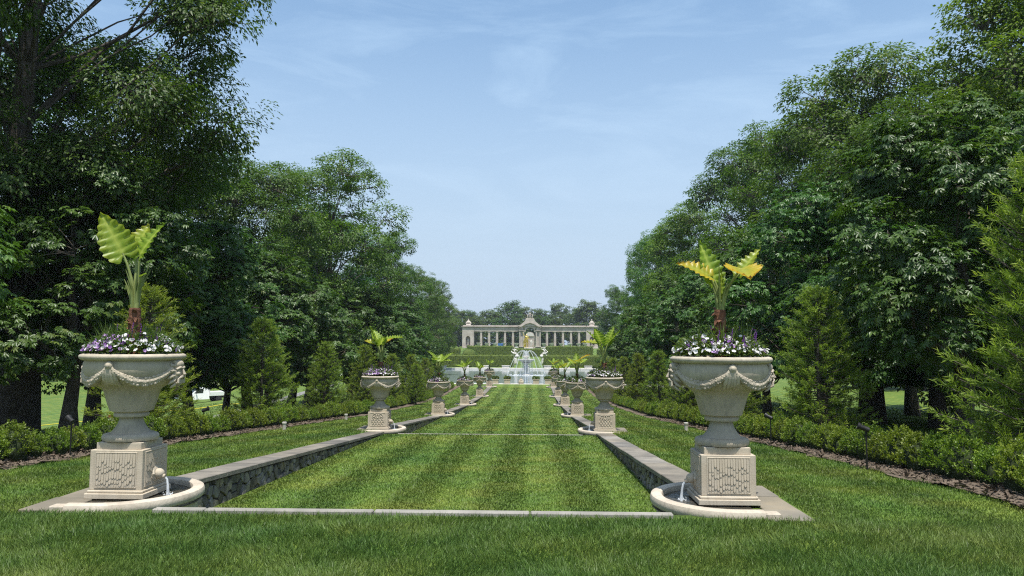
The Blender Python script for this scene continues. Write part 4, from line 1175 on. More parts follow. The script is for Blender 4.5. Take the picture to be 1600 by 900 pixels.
# ------------------------------------------------------------------ young conifers
def conifer(seed, H=3.3, R0=0.95):
    g = np.random.default_rng(seed); b = MB()
    b.tube([(0, 0, -.1), (.02, 0, H * .5), (0, .01, H * .97)], [.055, .035, .006], 7)
    tips, dirs = [], []
    n = 165
    for i in range(n):
        f = (i + .5) / n; z = H * (.06 + .92 * f); a = i * 2.39996 + g.normal(0, .3)
        rr = R0 * (1 - f) ** .72 * (0.55 + .62 * g.random()) + .07
        o = np.array([math.cos(a), math.sin(a), 0])
        rise = 0.15 + .55 * f
        e = np.array([0, 0, z]) + o * rr + np.array([0, 0, rr * rise])
        m = np.array([0, 0, z]) + o * rr * .55 + np.array([0, 0, rr * rise * .2])
        b.tube([(0, 0, z), tuple(m), tuple(e)], [.012, .008, .004], 4, cap=False)
        k = max(2, int(rr / .12))
        for j in range(k):
            t = .30 + .70 * (j + 1) / k
            p = np.array([0, 0, z]) * (1 - t) + e * t if t > .6 else np.array([0, 0, z]) * (1 - t / .6) + m * t / .6
            side = np.cross(o, [0, 0, 1]) * g.normal(0, .16) * (1.25 - t * .5) + np.array([0, 0, g.normal(.0, .045)])
            tips.append(p + side * rr); dirs.append(norm(o * (.7 if j < k - 1 else 1.0) + side * 3.0 + np.array([0, 0, .55])))
    T = np.array(tips); Dd = np.array(dirs); per = 44
    P = np.repeat(T, per, 0); D0 = np.repeat(Dd, per, 0); n2 = len(P)
    s = g.random(n2)[:, None]
    P = P + D0 * (s - .5) * .20 + g.normal(0, .014, (n2, 3))
    D = norm(D0 * .75 + g.normal(0, .5, (n2, 3)))
    V, F = leaves_np(P, D, g.normal(size=(n2, 3)), .05 + .05 * g.random(n2), .008 + .006 * g.random(n2), .05, 0.0)
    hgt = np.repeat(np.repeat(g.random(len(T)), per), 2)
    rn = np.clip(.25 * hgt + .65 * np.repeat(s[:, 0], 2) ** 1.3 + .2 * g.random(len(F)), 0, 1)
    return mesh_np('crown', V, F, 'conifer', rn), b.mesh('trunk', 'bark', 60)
CON = [conifer(400 + i) for i in range(3)]
cy_l = [9.6, 16.8, 24.0, 31.4, 38.6, 46, 53.3, 60.5, 67.8]
cy_r = [9.7, 17.0, 24.2, 31.5, 38.7, 46, 53.3, 60.5, 67.8]
hs_l = [3.2, 3.3, 3.25, 3.0, 3.2, 3.0, 3.1, 2.9, 3.0]; hs_r = [4.1, 3.35, 3.1, 3.2, 3.0, 3.1, 3.0, 3.0, 2.9]
for s, ys, hs in ((-1, cy_l, hs_l), (1, cy_r, hs_r)):
    for i, y in enumerate(ys):
        if s < 0 and i == 0: continue
        j = i if s < 0 else i + 1
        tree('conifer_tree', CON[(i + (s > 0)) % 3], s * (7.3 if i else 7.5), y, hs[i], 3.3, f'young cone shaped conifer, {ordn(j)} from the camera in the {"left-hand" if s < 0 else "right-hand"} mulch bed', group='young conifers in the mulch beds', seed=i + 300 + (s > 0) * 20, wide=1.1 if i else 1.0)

# ------------------------------------------------------------------ boxwood edging
def boxwood(seed):
    g = np.random.default_rng(seed)
    n = 170
    d = norm(g.normal(size=(n, 3)) + [0, 0, .35]); d[:, 2] = np.abs(d[:, 2]) * 1.1 - .12
    C = d * np.array([.27, .27, .40]) * (0.72 + .36 * g.random(n))[:, None] + [0, 0, .14]
    per = 17
    P = np.repeat(C, per, 0); O = norm(np.repeat(d, per, 0) + [0, 0, .9]); n2 = len(P)
    f = g.random(n2)[:, None]
    P = P + O * f * .11 + g.normal(0, .013, (n2, 3))
    D = norm(O * .7 + g.normal(0, .6, (n2, 3)))
    V, F = leaves_np(P, D, g.normal(size=(n2, 3)) + [0, 0, 1], .026 + .022 * g.random(n2), .016 + .012 * g.random(n2), .1, 0)
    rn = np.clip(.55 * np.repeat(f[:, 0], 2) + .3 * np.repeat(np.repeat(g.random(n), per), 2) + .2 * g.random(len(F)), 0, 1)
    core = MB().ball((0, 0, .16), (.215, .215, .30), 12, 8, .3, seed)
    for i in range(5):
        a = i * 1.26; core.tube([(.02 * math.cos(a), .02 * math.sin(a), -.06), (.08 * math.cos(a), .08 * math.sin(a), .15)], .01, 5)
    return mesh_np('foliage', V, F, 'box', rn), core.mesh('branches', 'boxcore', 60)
BOX = [boxwood(500 + i) for i in range(4)]
for s in (-1, 1):
    y, i = (9.0 if s < 0 else 7.6), 0
    rr = random.Random(21 + s)
    while y < 71.5:
        x = s * (6.32 + rr.uniform(-.05, .05)); i += 1
        hand = 'left-hand' if s < 0 else 'right-hand'
        t = thing('boxwood_shrub', (x, y, tz(x, y) + .05), rr.uniform(0, 6.28), f'rounded bright green boxwood shrub, {ordn(i)} from the camera in the {hand} bed', 'shrub', 'boxwood shrubs edging the beds')
        q = rr.uniform(.62, .90); t.scale = (q * 1.06, q * 1.06, q * rr.uniform(.95, 1.15))
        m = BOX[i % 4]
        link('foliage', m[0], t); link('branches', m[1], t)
        y += rr.uniform(.44, .58) * (1 if y < 40 else 1.15)

# a loose flowering shrub beside the fourth urns
for s in (-1,):
    t = tree('flowering_shrub', CON[0], s * 5.9, 46.5, 2.4, 3.3, 'loose pale leaved shrub behind the third urn of the left-hand row', 'shrub', wide=1.3)

# ------------------------------------------------------------------ bed lights
def bed_light(x, y, h, label, rz):
    t = thing('bed_light', (x, y, tz(x, y)), rz, label, 'lamp', 'black stake lights in the beds')
    MB().tube([(0, 0, -.1), (0, 0, h)], .012, 8).build('stake', 'black', t, 60)
    b = MB().lathe([(0.0, -.075), (.034, -.073), (.038, -.05), (.036, .03), (.048, .06), (.05, .085), (.042, .085), (.036, .04), (0, .04)], 14)
    o = b.build('lamp_head', 'black', t, 50, loc=(0.03, 0, h + .03)); o.rotation_euler = (0, math.radians(68), 0)
    MB().box((0, 0, h), (.03, .02, .05), .004).build('bracket', 'black', t)
bed_light(-5.95, 11.8, .56, 'black stake light in front of the nearest boxwoods in the left-hand bed', 2.6)
bed_light(-6.25, 17.3, .58, 'black stake light left of the second left-hand urn, amid the boxwoods', .2)
bed_light(5.75, 11.0, .56, 'black stake light leaning over the mulch near the right-hand edge', 2.8)
bed_light(5.85, 15.7, .56, 'black stake light just right of the nearest right-hand urn', 2.4)
for i, (x, y, lab) in enumerate([(-5.45, 20.5, 'short grey post at the edge of the left-hand mulch bed'), (5.4, 22.0, 'short grey post at the edge of the right-hand mulch bed'), (-5.5, 27.5, 'short grey post farther along the left-hand mulch bed')]):
    b = MB().lathe([(.05, -.05), (.05, .17), (.062, .18), (.062, .215), (.045, .225), (0, .226)], 14)
    tag(b.build('bollard', 'greypost', None, 40, loc=(x, y, tz(x, y))), lab, 'bollard', 'short grey posts in the beds')

# ------------------------------------------------------------------ the pool, fountain, statues, hedges
def pool_edge(y0, y1, label):
    root = thing('pool_coping', (0, y0, 0)); tag(root, label, kind='structure')
    x = -15.3
    while x < 15:
        MB().box((x + 1.5, (y1 - y0) / 2, -2.80), (2.98, y1 - y0, 0.42), .03).build('slab', 'white_stone', root); x += 3.0
pool_edge(78.4, 79.1, 'pale stone coping along the near edge of the pool')
pool_edge(125.9, 127.0, 'pale stone coping along the far edge of the pool')
for s in (-1, 1):
    tag(MB().box((s * 15.1, 102.5, -2.8), (.6, 46.6, .42), .03).build('pool_coping', 'white_stone'), 'pale stone coping along the %s side of the pool' % ('left-hand' if s < 0 else 'right-hand'), kind='structure')

def small_bush(parent, name, c, r, seed, mat='hedge', n=260):
    g = np.random.default_rng(seed); d = norm(g.normal(size=(n, 3)))
    P = np.array(c) + d * r * (0.75 + .3 * g.random(n))[:, None]
    V, F = leaves_np(P, d + g.normal(0, .6, (n, 3)), g.normal(size=(n, 3)), .09 + .05 * g.random(n), .06 + .03 * g.random(n))
    b = mesh_np(name, V, F, mat, np.repeat(g.random(n), 2))
    return link(name, b, parent)
for i, (x, lab) in enumerate([(-2.72, 'leftmost'), (-1.52, 'second'), (1.38, 'third'), (2.58, 'rightmost')]):
    t = thing('planter', (x, 78.75, -2.59), 0, f'stone planter box with two clipped dark bushes, {lab} on the near pool edge', 'planter', 'planter boxes on the pool edge')
    MB().box((0, 0, .19), (.60, .45, .38), .03).build('box', 'ped', t); MB().box((0, 0, .405), (.68, .5, .06), .02).build('lip', 'ped', t)
    for q in (-.15, .15):
        small_bush(t, 'bush', (q, 0, .57), np.array([.17, .17, .16]), i * 2 + (q > 0) + 900)
b = MB().box((0, 0, .16), (.50, .4, .32), .03); b.lathe([(.10, .32), (.17, .36), (.16, .44), (.08, .5), (.11, .56), (0, .62)], 12)
tag(b.build('finial_block', 'basin', None, 50, loc=(-.12, 78.75, -2.59)), 'small stone block with finial in the middle of the near pool edge', 'finial')
for i in range(9):
    x = (-13.5, -10, -6.6, -3.4, 0, 3.4, 6.6, 10, 13.5)[i]
    b = MB().box((0, 0, .17), (1.2 if i % 2 else .8, .6, .36), .04); b.box((0, 0, .38), (1.3 if i % 2 else .9, .7, .08), .02)
    tag(b.build('stone_block', 'white_stone', None, 40, loc=(x, 126.45, -2.6)), f'white stone block on the far pool edge, {ordn(i + 1)} from the left-hand end', 'block', 'white blocks on the far pool edge')

def skin_figure(name, J, E, mat, parent=None, loc=(0, 0, 0), rz=0.0, scale=1.0):
    """one continuous figure grown over a skeleton; J = {name: ((x, y, z), radius)}"""
    names = list(J); me = bpy.data.meshes.new(name)
    me.from_pydata([J[n][0] for n in names], [(names.index(a), names.index(b)) for a, b in E], [])
    o = bpy.data.objects.new(name, me); COL.objects.link(o)
    md = o.modifiers.new('skin', 'SKIN'); md.use_smooth_shade = True
    for i, n in enumerate(names):
        sv = me.skin_vertices[0].data[i]; r = J[n][1]; sv.radius = (r, r) if not isinstance(r, tuple) else r
        sv.use_root = (i == 0)
    o.modifiers.new('subdivision', 'SUBSURF').levels = 1; o.modifiers['subdivision'].render_levels = 1
    me.materials.append(M[mat])
    if parent: o.parent = parent
    o.location = loc; o.rotation_euler = (0, 0, rz); o.scale = (scale,) * 3
    return o
BODY_E = [('pelvis', 'belly'), ('belly', 'chest'), ('chest', 'neck'), ('neck', 'chin'), ('chin', 'head'), ('chest', 'shl'), ('shl', 'ell'), ('ell', 'hal'), ('chest', 'shr'), ('shr', 'elr'), ('elr', 'har'), ('pelvis', 'hil'), ('hil', 'knl'), ('knl', 'anl'), ('anl', 'tol'), ('pelvis', 'hir'), ('hir', 'knr'), ('knr', 'anr'), ('anr', 'tor')]
def body(**mod):
    J = dict(pelvis=((0, 0, .95), .14), belly=((0, 0, 1.1), .12), chest=((0, 0, 1.33), .15), neck=((0, 0, 1.52), .06), chin=((0, -.02, 1.60), .075), head=((0, 0, 1.72), .09),
             shl=((-.19, 0, 1.42), .07), ell=((-.30, 0, 1.15), .05), hal=((-.30, -.1, .9), .04), shr=((.19, 0, 1.42), .07), elr=((.30, 0, 1.15), .05), har=((.30, -.1, .9), .04),
             hil=((-.1, 0, .88), .10), knl=((-.12, -.03, .5), .07), anl=((-.12, .02, .09), .045), tol=((-.13, -.14, .04), .04),
             hir=((.1, 0, .88), .10), knr=((.12, -.03, .5), .07), anr=((.12, .02, .09), .045), tor=((.13, -.14, .04), .04))
    for k, p in mod.items(): J[k] = (p, J[k][1])
    return J

# fountain in the pool
FX, FY, FZ = 0.15, 105.0, -2.84
ft = thing('fountain', (FX, FY, FZ), 0, 'white stone tiered fountain with arching jets in the middle of the pool', 'fountain')
MB().lathe([(.7, -.4), (.7, .05), (.5, .14), (.26, .35), (.2, 1.2), (.32, 1.55), (.7, 1.72), (.5, 1.75)], 24).build('base', 'white_stone', ft, 40)
MB().lathe([(.4, 1.72), (.8, 1.86), (1.14, 2.06), (1.2, 2.14), (1.14, 2.16), (1.0, 2.08), (0, 2.02)], 32).build('bowl', 'white_stone', ft, 40)
MB().lathe([(.22, 2.0), (.16, 2.3), (.3, 2.45), (.45, 2.55), (.40, 2.6), (.10, 2.62), (.08, 2.95), (0, 3.0)], 20).build('finial', 'white_stone', ft, 40)
rr = random.Random(4)
for i in range(20):
    a = 2 * math.pi * i / 20 + rr.uniform(-.05, .05); rad = 2.75 * rr.uniform(.9, 1.06); top = 3.3 + rr.uniform(-.06, .1)
    pts = []
    for k in range(15):
        f = k / 14; r = rad * (f * .94 + .06); z = top - 3.3 * (max(0, f - .16) / .84) ** 1.9 - .35 * (max(0, .16 - f) / .16) ** 2
        pts.append((r * math.cos(a), r * math.sin(a), z))
    MB().tube(pts, [.013 + .013 * k / 14 for k in range(15)], 5, cap=False).build('water_jet', 'spray' if i % 2 else 'mist', ft, 60)
m = MB()
for i in range(420):
    a = rr.uniform(0, 6.28); r = abs(rr.gauss(0, .36)); h = rr.uniform(1.2, 3.35) if r < .5 else rr.uniform(.3, 2.6); l = rr.uniform(.3, 1.0)
    x, y = r * math.cos(a), r * math.sin(a)
    m.tube([(x, y, h), (x * 1.1, y * 1.1, h - l * .5), (x * 1.2, y * 1.2, max(0.0, h - l))], [.012, .03, .02], 4, cap=False)
for i in range(44):
    a = rr.uniform(0, 6.28); r = rr.uniform(.6, 1.15); x, y = r * math.cos(a), r * math.sin(a); h = 2.1
    m.tube([(x * 1.02, y * 1.02, h), (x * 1.1, y * 1.1, h * .5), (x * 1.12, y * 1.12, 0)], [.008, .015, .02], 4, cap=False)
o = m.build('water_curtain', 'mist', ft, 60); o['kind'] = 'stuff'
m = MB()
for i in range(130):
    a = rr.uniform(0, 6.28); r = rr.uniform(.3, 2.5); m.ball((r * math.cos(a), r * math.sin(a), .02), (rr.uniform(.05, .14), rr.uniform(.05, .14), rr.uniform(.02, .08)), 6, 4)
o = m.build('foam', 'spray', ft, 60); o['kind'] = 'stuff'

# seated white statue groups flanking the fountain
for s, (x) in ((-1, -5.4), (1, 2.5 + .5)):
    X = (-2.25 if s < 0 else 3.05) * 1.0
    hand = 'left' if s < 0 else 'right'
    t = thing('statue_group', (X, 138, -1.45), 0 if s < 0 else 0, f'white marble group of twisting sea figures {hand} of the fountain', 'statue', 'white statue groups beside the fountain')
    bb = MB().box((0, 0, -.35), (1.1, 1.0, .8), .06, taper=.92); bb.box((0, 0, .1), (1.0, .9, .2), .06); bb.build('plinth', 'white_stone', t)
    skin_figure('rider', body(pelvis=(.0, 0, .95), belly=(.02 * s, -.05, 1.12), head=(.12 * s, -.06, 1.72), chin=(.1 * s, -.1, 1.6), knl=(-.35, -.35, .8), anl=(-.3, -.3, .35), tol=(-.3, -.45, .3), knr=(.35, -.35, .8), anr=(.34, -.25, .35), tor=(.36, -.4, .3),
                              ell=(-.45, -.1, 1.45), hal=(-.5, -.2, 1.75), elr=(.42, -.2, 1.25), har=(.3, -.35, 1.1)), BODY_E, 'white_stone', t, (0, 0, .25), s * -.3, 1.05)
    k = MB(); pts = []
    for i in range(16):
        f = i / 15; pts.append((s * (-.45 + .25 * math.cos(f * 7) + f * .8), .3 * math.sin(f * 7), .35 + f * 1.1))
    k.tube(pts, [.24 - .17 * i / 15 for i in range(16)], 8); k.ball((s * -.45, -.1, .55), (.38, .42, .36), 12, 8, .15, 2); k.ball((s * .35, 0, .5), (.40, .4, .34), 12, 8, .15, 3)
    k.build('sea_monster', 'white_stone', t, 60)

# clipped hedges behind the pool
def hedge(cx, cy, z0, w, d, h, label, seed, per=26, mat='hedge', size=.16):
    g = np.random.default_rng(seed)
    t = thing('hedge', (cx, cy, z0), 0, label, 'hedge', 'clipped hedges behind the pool')
    MB().box((0, 0, h / 2), (w - .1, d - .1, h - .05), .12).build('branches', 'hedgecore', t)
    n = int(per * (w * h + w * d + d * h)); P = np.zeros((n, 3)); f = g.random(n); A = np.array([w * h, w * d, d * h * 2]); A = np.cumsum(A / A.sum())
    u, v = g.random(n) - .5, g.random(n) - .5
    fr = f < A[0]; tp = (f >= A[0]) & (f < A[1]); sd = f >= A[1]
    P[fr] = np.stack([u[fr] * w, np.full(fr.sum(), -d / 2), (v[fr] + .5) * h], -1)
    P[tp] = np.stack([u[tp] * w, v[tp] * d, np.full(tp.sum(), h)], -1)
    P[sd] = np.stack([np.sign(u[sd]) * w / 2, v[sd] * d, (np.abs(u[sd]) * 2) * h], -1)
    P += g.normal(0, .05, P.shape)
    D = g.normal(size=(n, 3)); N = g.normal(size=(n, 3)) + [0, -.6, .8]
    V, F = leaves_np(P, D, N, size * (.7 + .6 * g.random(n)), size * .6 * np.ones(n))
    link('foliage', mesh_np('foliage', V, F, mat, np.repeat(g.random(n), 2)), t)
hedge(-8.3, 131, -2.6, 12.2, 2, 2.0, 'long low clipped hedge behind the left-hand half of the pool', 1)
hedge(8.9, 131, -2.6, 12.2, 2, 2.0, 'long low clipped hedge behind the right-hand half of the pool', 2)
hedge(-7.2, 150, -2.0, 9.0, 2, 2.85, 'taller clipped hedge above the left-hand low hedge', 3)
hedge(8.0, 150, -2.0, 9.0, 2, 2.85, 'taller clipped hedge above the right-hand low hedge', 4)
hedge(-15.4, 143, -2.0, 6.0, 3, 2.4, 'square clipped hedge block at the left-hand end of the tall hedge', 5)
hedge(15.8, 143, -2.0, 6.0, 3, 2.4, 'square clipped hedge block at the right-hand end of the tall hedge', 6)
hedge(0.3, 172, -1.5, 26, 2, 1.65, 'clipped hedge across the garden in front of the gilded statue', 7)
t = thing('clipped_bush', (-10.4, 139, -2.1), 0, 'dark round clipped bush in front of the left-hand tall hedge', 'shrub')
MB().ball((0, 0, 1.2), (1.35, 1.35, 1.3), 14, 10, .1, 1).build('branches', 'hedgecore', t)
small_bush(t, 'foliage', (0, 0, 1.2), np.array([1.5, 1.5, 1.45]), 77, 'far', 1500)

# gilded figure before the arch
t = thing('gilded_statue', (-.35, 200, -.75), 0, 'golden winged statue with a white figure beside it below the arch', 'statue')
MB().box((.2, 0, .2), (2.4, 1.4, 1.5), .08).build('plinth', 'white_stone', t)
skin_figure('gold_figure', body(hal=(-.55, -.05, 2.05), ell=(-.45, 0, 1.68), shl=(-.19, 0, 1.45), har=(.25, -.25, 1.1)), BODY_E, 'gold', t, (-.25, -.4, .9), .2, 2.0)
k = MB()
k.prism([(0, 0), (.5, .3), (.9, 1.0), (.7, 1.9), (.35, 1.5), (.1, .8)], (-1.25, .0, 1.9), (1.1, 0, 0), (0, 0, 1), (0, 1, 0), .12)
k.tube([(-.5, -.15, 1.9), (-.9, -.2, 1.6), (-1.0, -.2, 1.0)], [.35, .3, .15], 8)
k.build('drapery', 'gold', t, 60)
skin_figure('white_figure', body(hal=(-.45, -.2, 1.7), ell=(-.4, 0, 1.45)), BODY_E, 'white_stone', t, (.85, -.1, .9), -.2, 1.25)
scr = [(-1.15, 0), (1.15, 0), (1.15, 3.6)] + [(1.15 * math.cos(math.pi * i / 12), 3.6 + 1.0 * math.sin(math.pi * i / 12)) for i in range(1, 12)] + [(-1.15, 3.6)]
MB().prism(scr, (.55, 1.2, .4), (1, 0, 0), (0, 0, 1), (0, -1, 0), .35).build('niche_screen', 'pink_stone', t)  # added backdrop behind the figures, carries the white light panel
MB().prism([(1.0 * math.cos(math.pi * i / 12), 3.5 + .9 * math.sin(math.pi * i / 12)) for i in range(13)], (.55, .84, .4), (1, 0, 0), (0, 0, 1), (0, -1, 0), .18).build('niche_shell', 'white_stone', t)  # added white panel stands for the bright light seen through the arch

# ------------------------------------------------------------------ colonnade
CY = 240.0; CZ = -.35
ct = thing('colonnade', (0, CY, CZ), 0, 'long limestone colonnade with central arch and niched end piers behind the gardens', 'colonnade')
K = .1983   # metres per photo pixel at that distance
MB().box((0, .6, .0), (41.8, 4.2, .9), .05).build('podium', 'pink_stone', ct)
ZB, ZE, ZT = .45, 5.25, 7.15
for s in (-1, 1):
    for i in range(5):
        x = s * (5.25 + 2.47 * i)
        c = MB().lathe([(.41, 0), (.405, 1.2), (.38, 3.2), (.34, ZE - ZB - .45)], 18)
        co = c.build('column', 'pink_stone', ct, 40, loc=(x, 0, ZB + .2))
        bb = MB().box((0, 0, -.14), (.95, .95, .12), .02); bb.lathe([(.44, -.08), (.46, -.02), (.40, .04), (.36, .06)], 18); bb.build('base', 'pink_stone', co, 40)
        bb = MB().lathe([(.34, ZE - ZB - .46), (.38, ZE - ZB - .34), (.42, ZE - ZB - .28)], 18); bb.box((0, 0, ZE - ZB - .235), (.92, .92, .07), .01); bb.build('capital', 'pink_stone', co, 40)
    x0, x1 = s * 3.35, s * 17.35
    cx = (x0 + x1) / 2; w = abs(x1 - x0)
    e = MB().box((cx, 1.2, ZE + .32), (w, 3.3, .64)).box((cx, 1.2, ZE + .655), (w, 3.45, .05)).box((cx, 1.2, ZE + .98), (w, 3.2, .6)).box((cx, 1.2, ZE + 1.36), (w, 3.9, .16), .03).box((cx, 1.2, ZE + 1.50), (w, 4.1, .10), .03)
    e.box((cx, 1.2, ZE + 1.72), (w, 2.9, .34)); e.build('entablature', 'pink_stone', ct)
    n = int(w / .42); d = MB()
    for i in range(n): d.box((x0 + s * (.3 + i * .42), -.55, ZE + 1.245), (.2, .28, .07))
    d.build('dentils', 'pink_stone', ct)['kind'] = 'stuff'
    # end pier with niche
    px = s * 19.15
    p = MB(); H = ZE + 1.0
    hw, nw, nz0, nz1 = 1.78, .72, ZB + .5, ZB + 2.6
    p.box((px - (hw + nw) / 2, 1.2, (ZB + H) / 2), (hw - nw, 3.5, H - ZB)); p.box((px + (hw + nw) / 2, 1.2, (ZB + H) / 2), (hw - nw, 3.5, H - ZB))
    p.box((px, 1.2, (nz0 + ZB) / 2), (2 * nw - .004, 3.49, nz0 - ZB)); p.box((px, 1.9, (nz0 + H) / 2), (2 * nw - .004, 2.0, H - nz0))
    arc = [(nw * math.cos(math.pi * i / 12), nz1 + nw * math.sin(math.pi * i / 12)) for i in range(13)]
    poly = [(nw - .002, H)] + [(a * .997, b) for a, b in arc] + [(-nw + .002, H)]
    for i in range(12):
        a, b = arc[i], arc[i + 1]
        p.add([(px + a[0], -.54, a[1]), (px + b[0], -.54, b[1]), (px + b[0], -.54, H), (px + a[0], -.54, H), (px + a[0], .9, a[1]), (px + b[0], .9, b[1])], [(0, 3, 2, 1), (0, 1, 5, 4)])
    po = p.build('end_pier', 'pink_stone', ct)
    MB().box((px, 1.2, ZE + 1.36), (4.0, 4.0, .16), .03).box((px, 1.2, ZE + 1.18), (3.66, 3.6, .2)).box((px, 1.2, ZE + 1.50), (4.2, 4.2, .1), .03).box((px, 1.2, ZE + 1.72), (3.3, 3.2, .34)).build('cornice', 'pink_stone', po)
    skin_figure('niche_statue', body(), BODY_E, 'white_stone', po, (px, .2, nz0), 0, 1.2)
    MB().lathe([(.2, 0), (.25, .3), (.5, .5), (.55, .62), (.4, .66)], 14, c=(px, -.9, ZB)).build('niche_basin', 'pink_stone', po, 40)
    # trophy on the corner
    tb = MB().box((px, 1.0, ZE + 2.05), (1.6, 1.4, .36), .05, taper=.8); tb.ball((px, 1, ZE + 2.75), (.72, .5, .62), 10, 7, .3, 4); tb.ball((px - .55, .9, ZE + 2.5), (.42, .35, .38), 8, 6, .3, 5); tb.ball((px + .55, .9, ZE + 2.5), (.42, .35, .38), 8, 6, .3, 6); tb.tube([(px, 1, ZE + 3), (px, 1, ZE + 3.75)], [.3, .12], 8); tb.ball((px, 1, ZE + 3.7), .2, 8, 6)
    tb.build('corner_trophy', 'pink_stone', po, 60)
    # arch piers
    MB().box((s * 2.55, .9, (ZB + ZE + .3) / 2 + .0), (1.55, 4.6, ZE + .3 - ZB), .03).build('arch_pier', 'pink_stone', ct)
    q = MB()
    for xx in (1.95, 3.1): q.lathe([(.26, ZB + .3), (.22, ZE + .2)], 12, c=(s * xx, -1.62, 0))
    q.box((s * 2.52, -1.62, ZB + .15), (1.75, .7, .3), .03); q.box((s * 2.52, -1.62, ZE + .26), (1.7, .7, .14), .03)
    q.build('pilaster', 'pink_stone', ct, 40)
# arch with its vault
ah, ar = ZE - .15, 1.38
a = MB(); zt = ZE + 1.75
arc = [(ar * math.cos(math.pi * i / 20), ah + ar * math.sin(math.pi * i / 20)) for i in range(21)]
for i in range(20):
    p, q = arc[i], arc[i + 1]
    a.add([(p[0], -1.35, p[1]), (q[0], -1.35, q[1]), (q[0] * 1.45, -1.35, zt), (p[0] * 1.45, -1.35, zt), (p[0], 3.2, p[1]), (q[0], 3.2, q[1]), (q[0] * 1.45, 3.2, zt), (p[0] * 1.45, 3.2, zt)], [(0, 1, 2, 3)[::-1], (0, 1, 5, 4), (4, 5, 6, 7), (2, 3, 7, 6)])
a.box((-2.66, .9, ZE + 1.1), (1.3, 4.5, 1.4)); a.box((2.66, .9, ZE + 1.1), (1.3, 4.5, 1.4))
a.build('arch', 'pink_stone', ct)
ring = MB()
for i in range(16):
    t0, t1 = math.pi * i / 16 + .012, math.pi * (i + 1) / 16 - .012
    ring.add([(r * math.cos(t), y, ah + r * math.sin(t)) for y in (-1.52, -1.2) for t in (t0, t1) for r in (ar + .0, ar + .42)], [(0, 1, 3, 2), (4, 6, 7, 5), (0, 4, 5, 1), (2, 3, 7, 6), (1, 5, 7, 3), (0, 2, 6, 4)])
ring.build('archivolt', 'pink_stone', ct)
# swept gable over the arch
prof = [(-3.7, ZE + 1.62), (-3.7, ZE + 1.85), (-2.9, ZE + 2.1), (-2.2, ZE + 2.65), (-1.6, ZE + 3.2), (-1.35, ZE + 3.75), (1.35, ZE + 3.75), (1.6, ZE + 3.2), (2.2, ZE + 2.65), (2.9, ZE + 2.1), (3.7, ZE + 1.85), (3.7, ZE + 1.62)]
g_ = MB().prism(prof, (0, 3.2, 0), (1, 0, 0), (0, 0, 1), (0, -1, 0), 4.9); g_.build('gable', 'pink_stone', ct)
hood = MB()
pts = [(-3.5, ZE + 1.2), (-2.4, ZE + 1.55), (-1.2, ZE + 2.3), (0, ZE + 2.6), (1.2, ZE + 2.3), (2.4, ZE + 1.55), (3.5, ZE + 1.2)]
for p, q in zip(pts[:-1], pts[1:]):
    hood.prism([(p[0], p[1]), (q[0], q[1]), (q[0], q[1] + .22), (p[0], p[1] + .22)], (0, -1.4, 0), (1, 0, 0), (0, 0, 1), (0, -1, 0), .7)
hood.build('hood_moulding', 'pink_stone', ct)
cr = MB().box((0, .6, ZE + 3.9), (2.6, 1.8, .3), .05); cr.build('crest_block', 'pink_stone', ct)
for i, (x, zz, sc, rz) in enumerate([(0, ZE + 4.05, 1.15, 0), (-.75, ZE + 3.95, .85, .5), (.75, ZE + 3.95, .85, -.5)]):
    skin_figure('crest_figure', body(hal=(-.5, -.1, 1.7), ell=(-.42, 0, 1.4)) if i else body(), BODY_E, 'pink_stone', ct, (x, .4, zz), rz, sc)

# white garden vases on the terrace before the colonnade
vase = MB().box((0, 0, .2), (.5, .5, .4), .03).lathe([(.16, .4), (.10, .5), (.1, .58), (.3, .75), (.42, 1.0), (.46, 1.15), (.5, 1.2), (.4, 1.22)], 14).mesh('garden_vase', 'white_stone', 40)
vx = [-15.6, -12.9, -10.2, -8.0, -4.0, 4.2, 6.6, 9.4, 11.9, 14.8, 16.6]
for i, x in enumerate(vx):
    o = link('garden_vase', vase, None, (x, 236.2 - (i % 3) * 3, float(zo(236.2 - (i % 3) * 3)) + .1)); o.scale = (1.5, 1.5, 1.25)
    tag(o, f'white stone vase on the terrace before the colonnade, {ordn(i + 1)} from the left-hand end', 'vase', 'white vases before the colonnade')
t = MB().box((0, 0, .7), (1.6, .5, 1.5), .04); t.box((-.7, 0, .75), (.08, .6, 1.7), .01); t.box((.7, 0, .75), (.08, .6, 1.7), .01)
tag(t.build('tarp_screen', 'blue', None, None, loc=(-8.9, 235, -.25)), 'blue tarpaulin screen between two columns of the colonnade', 'screen')

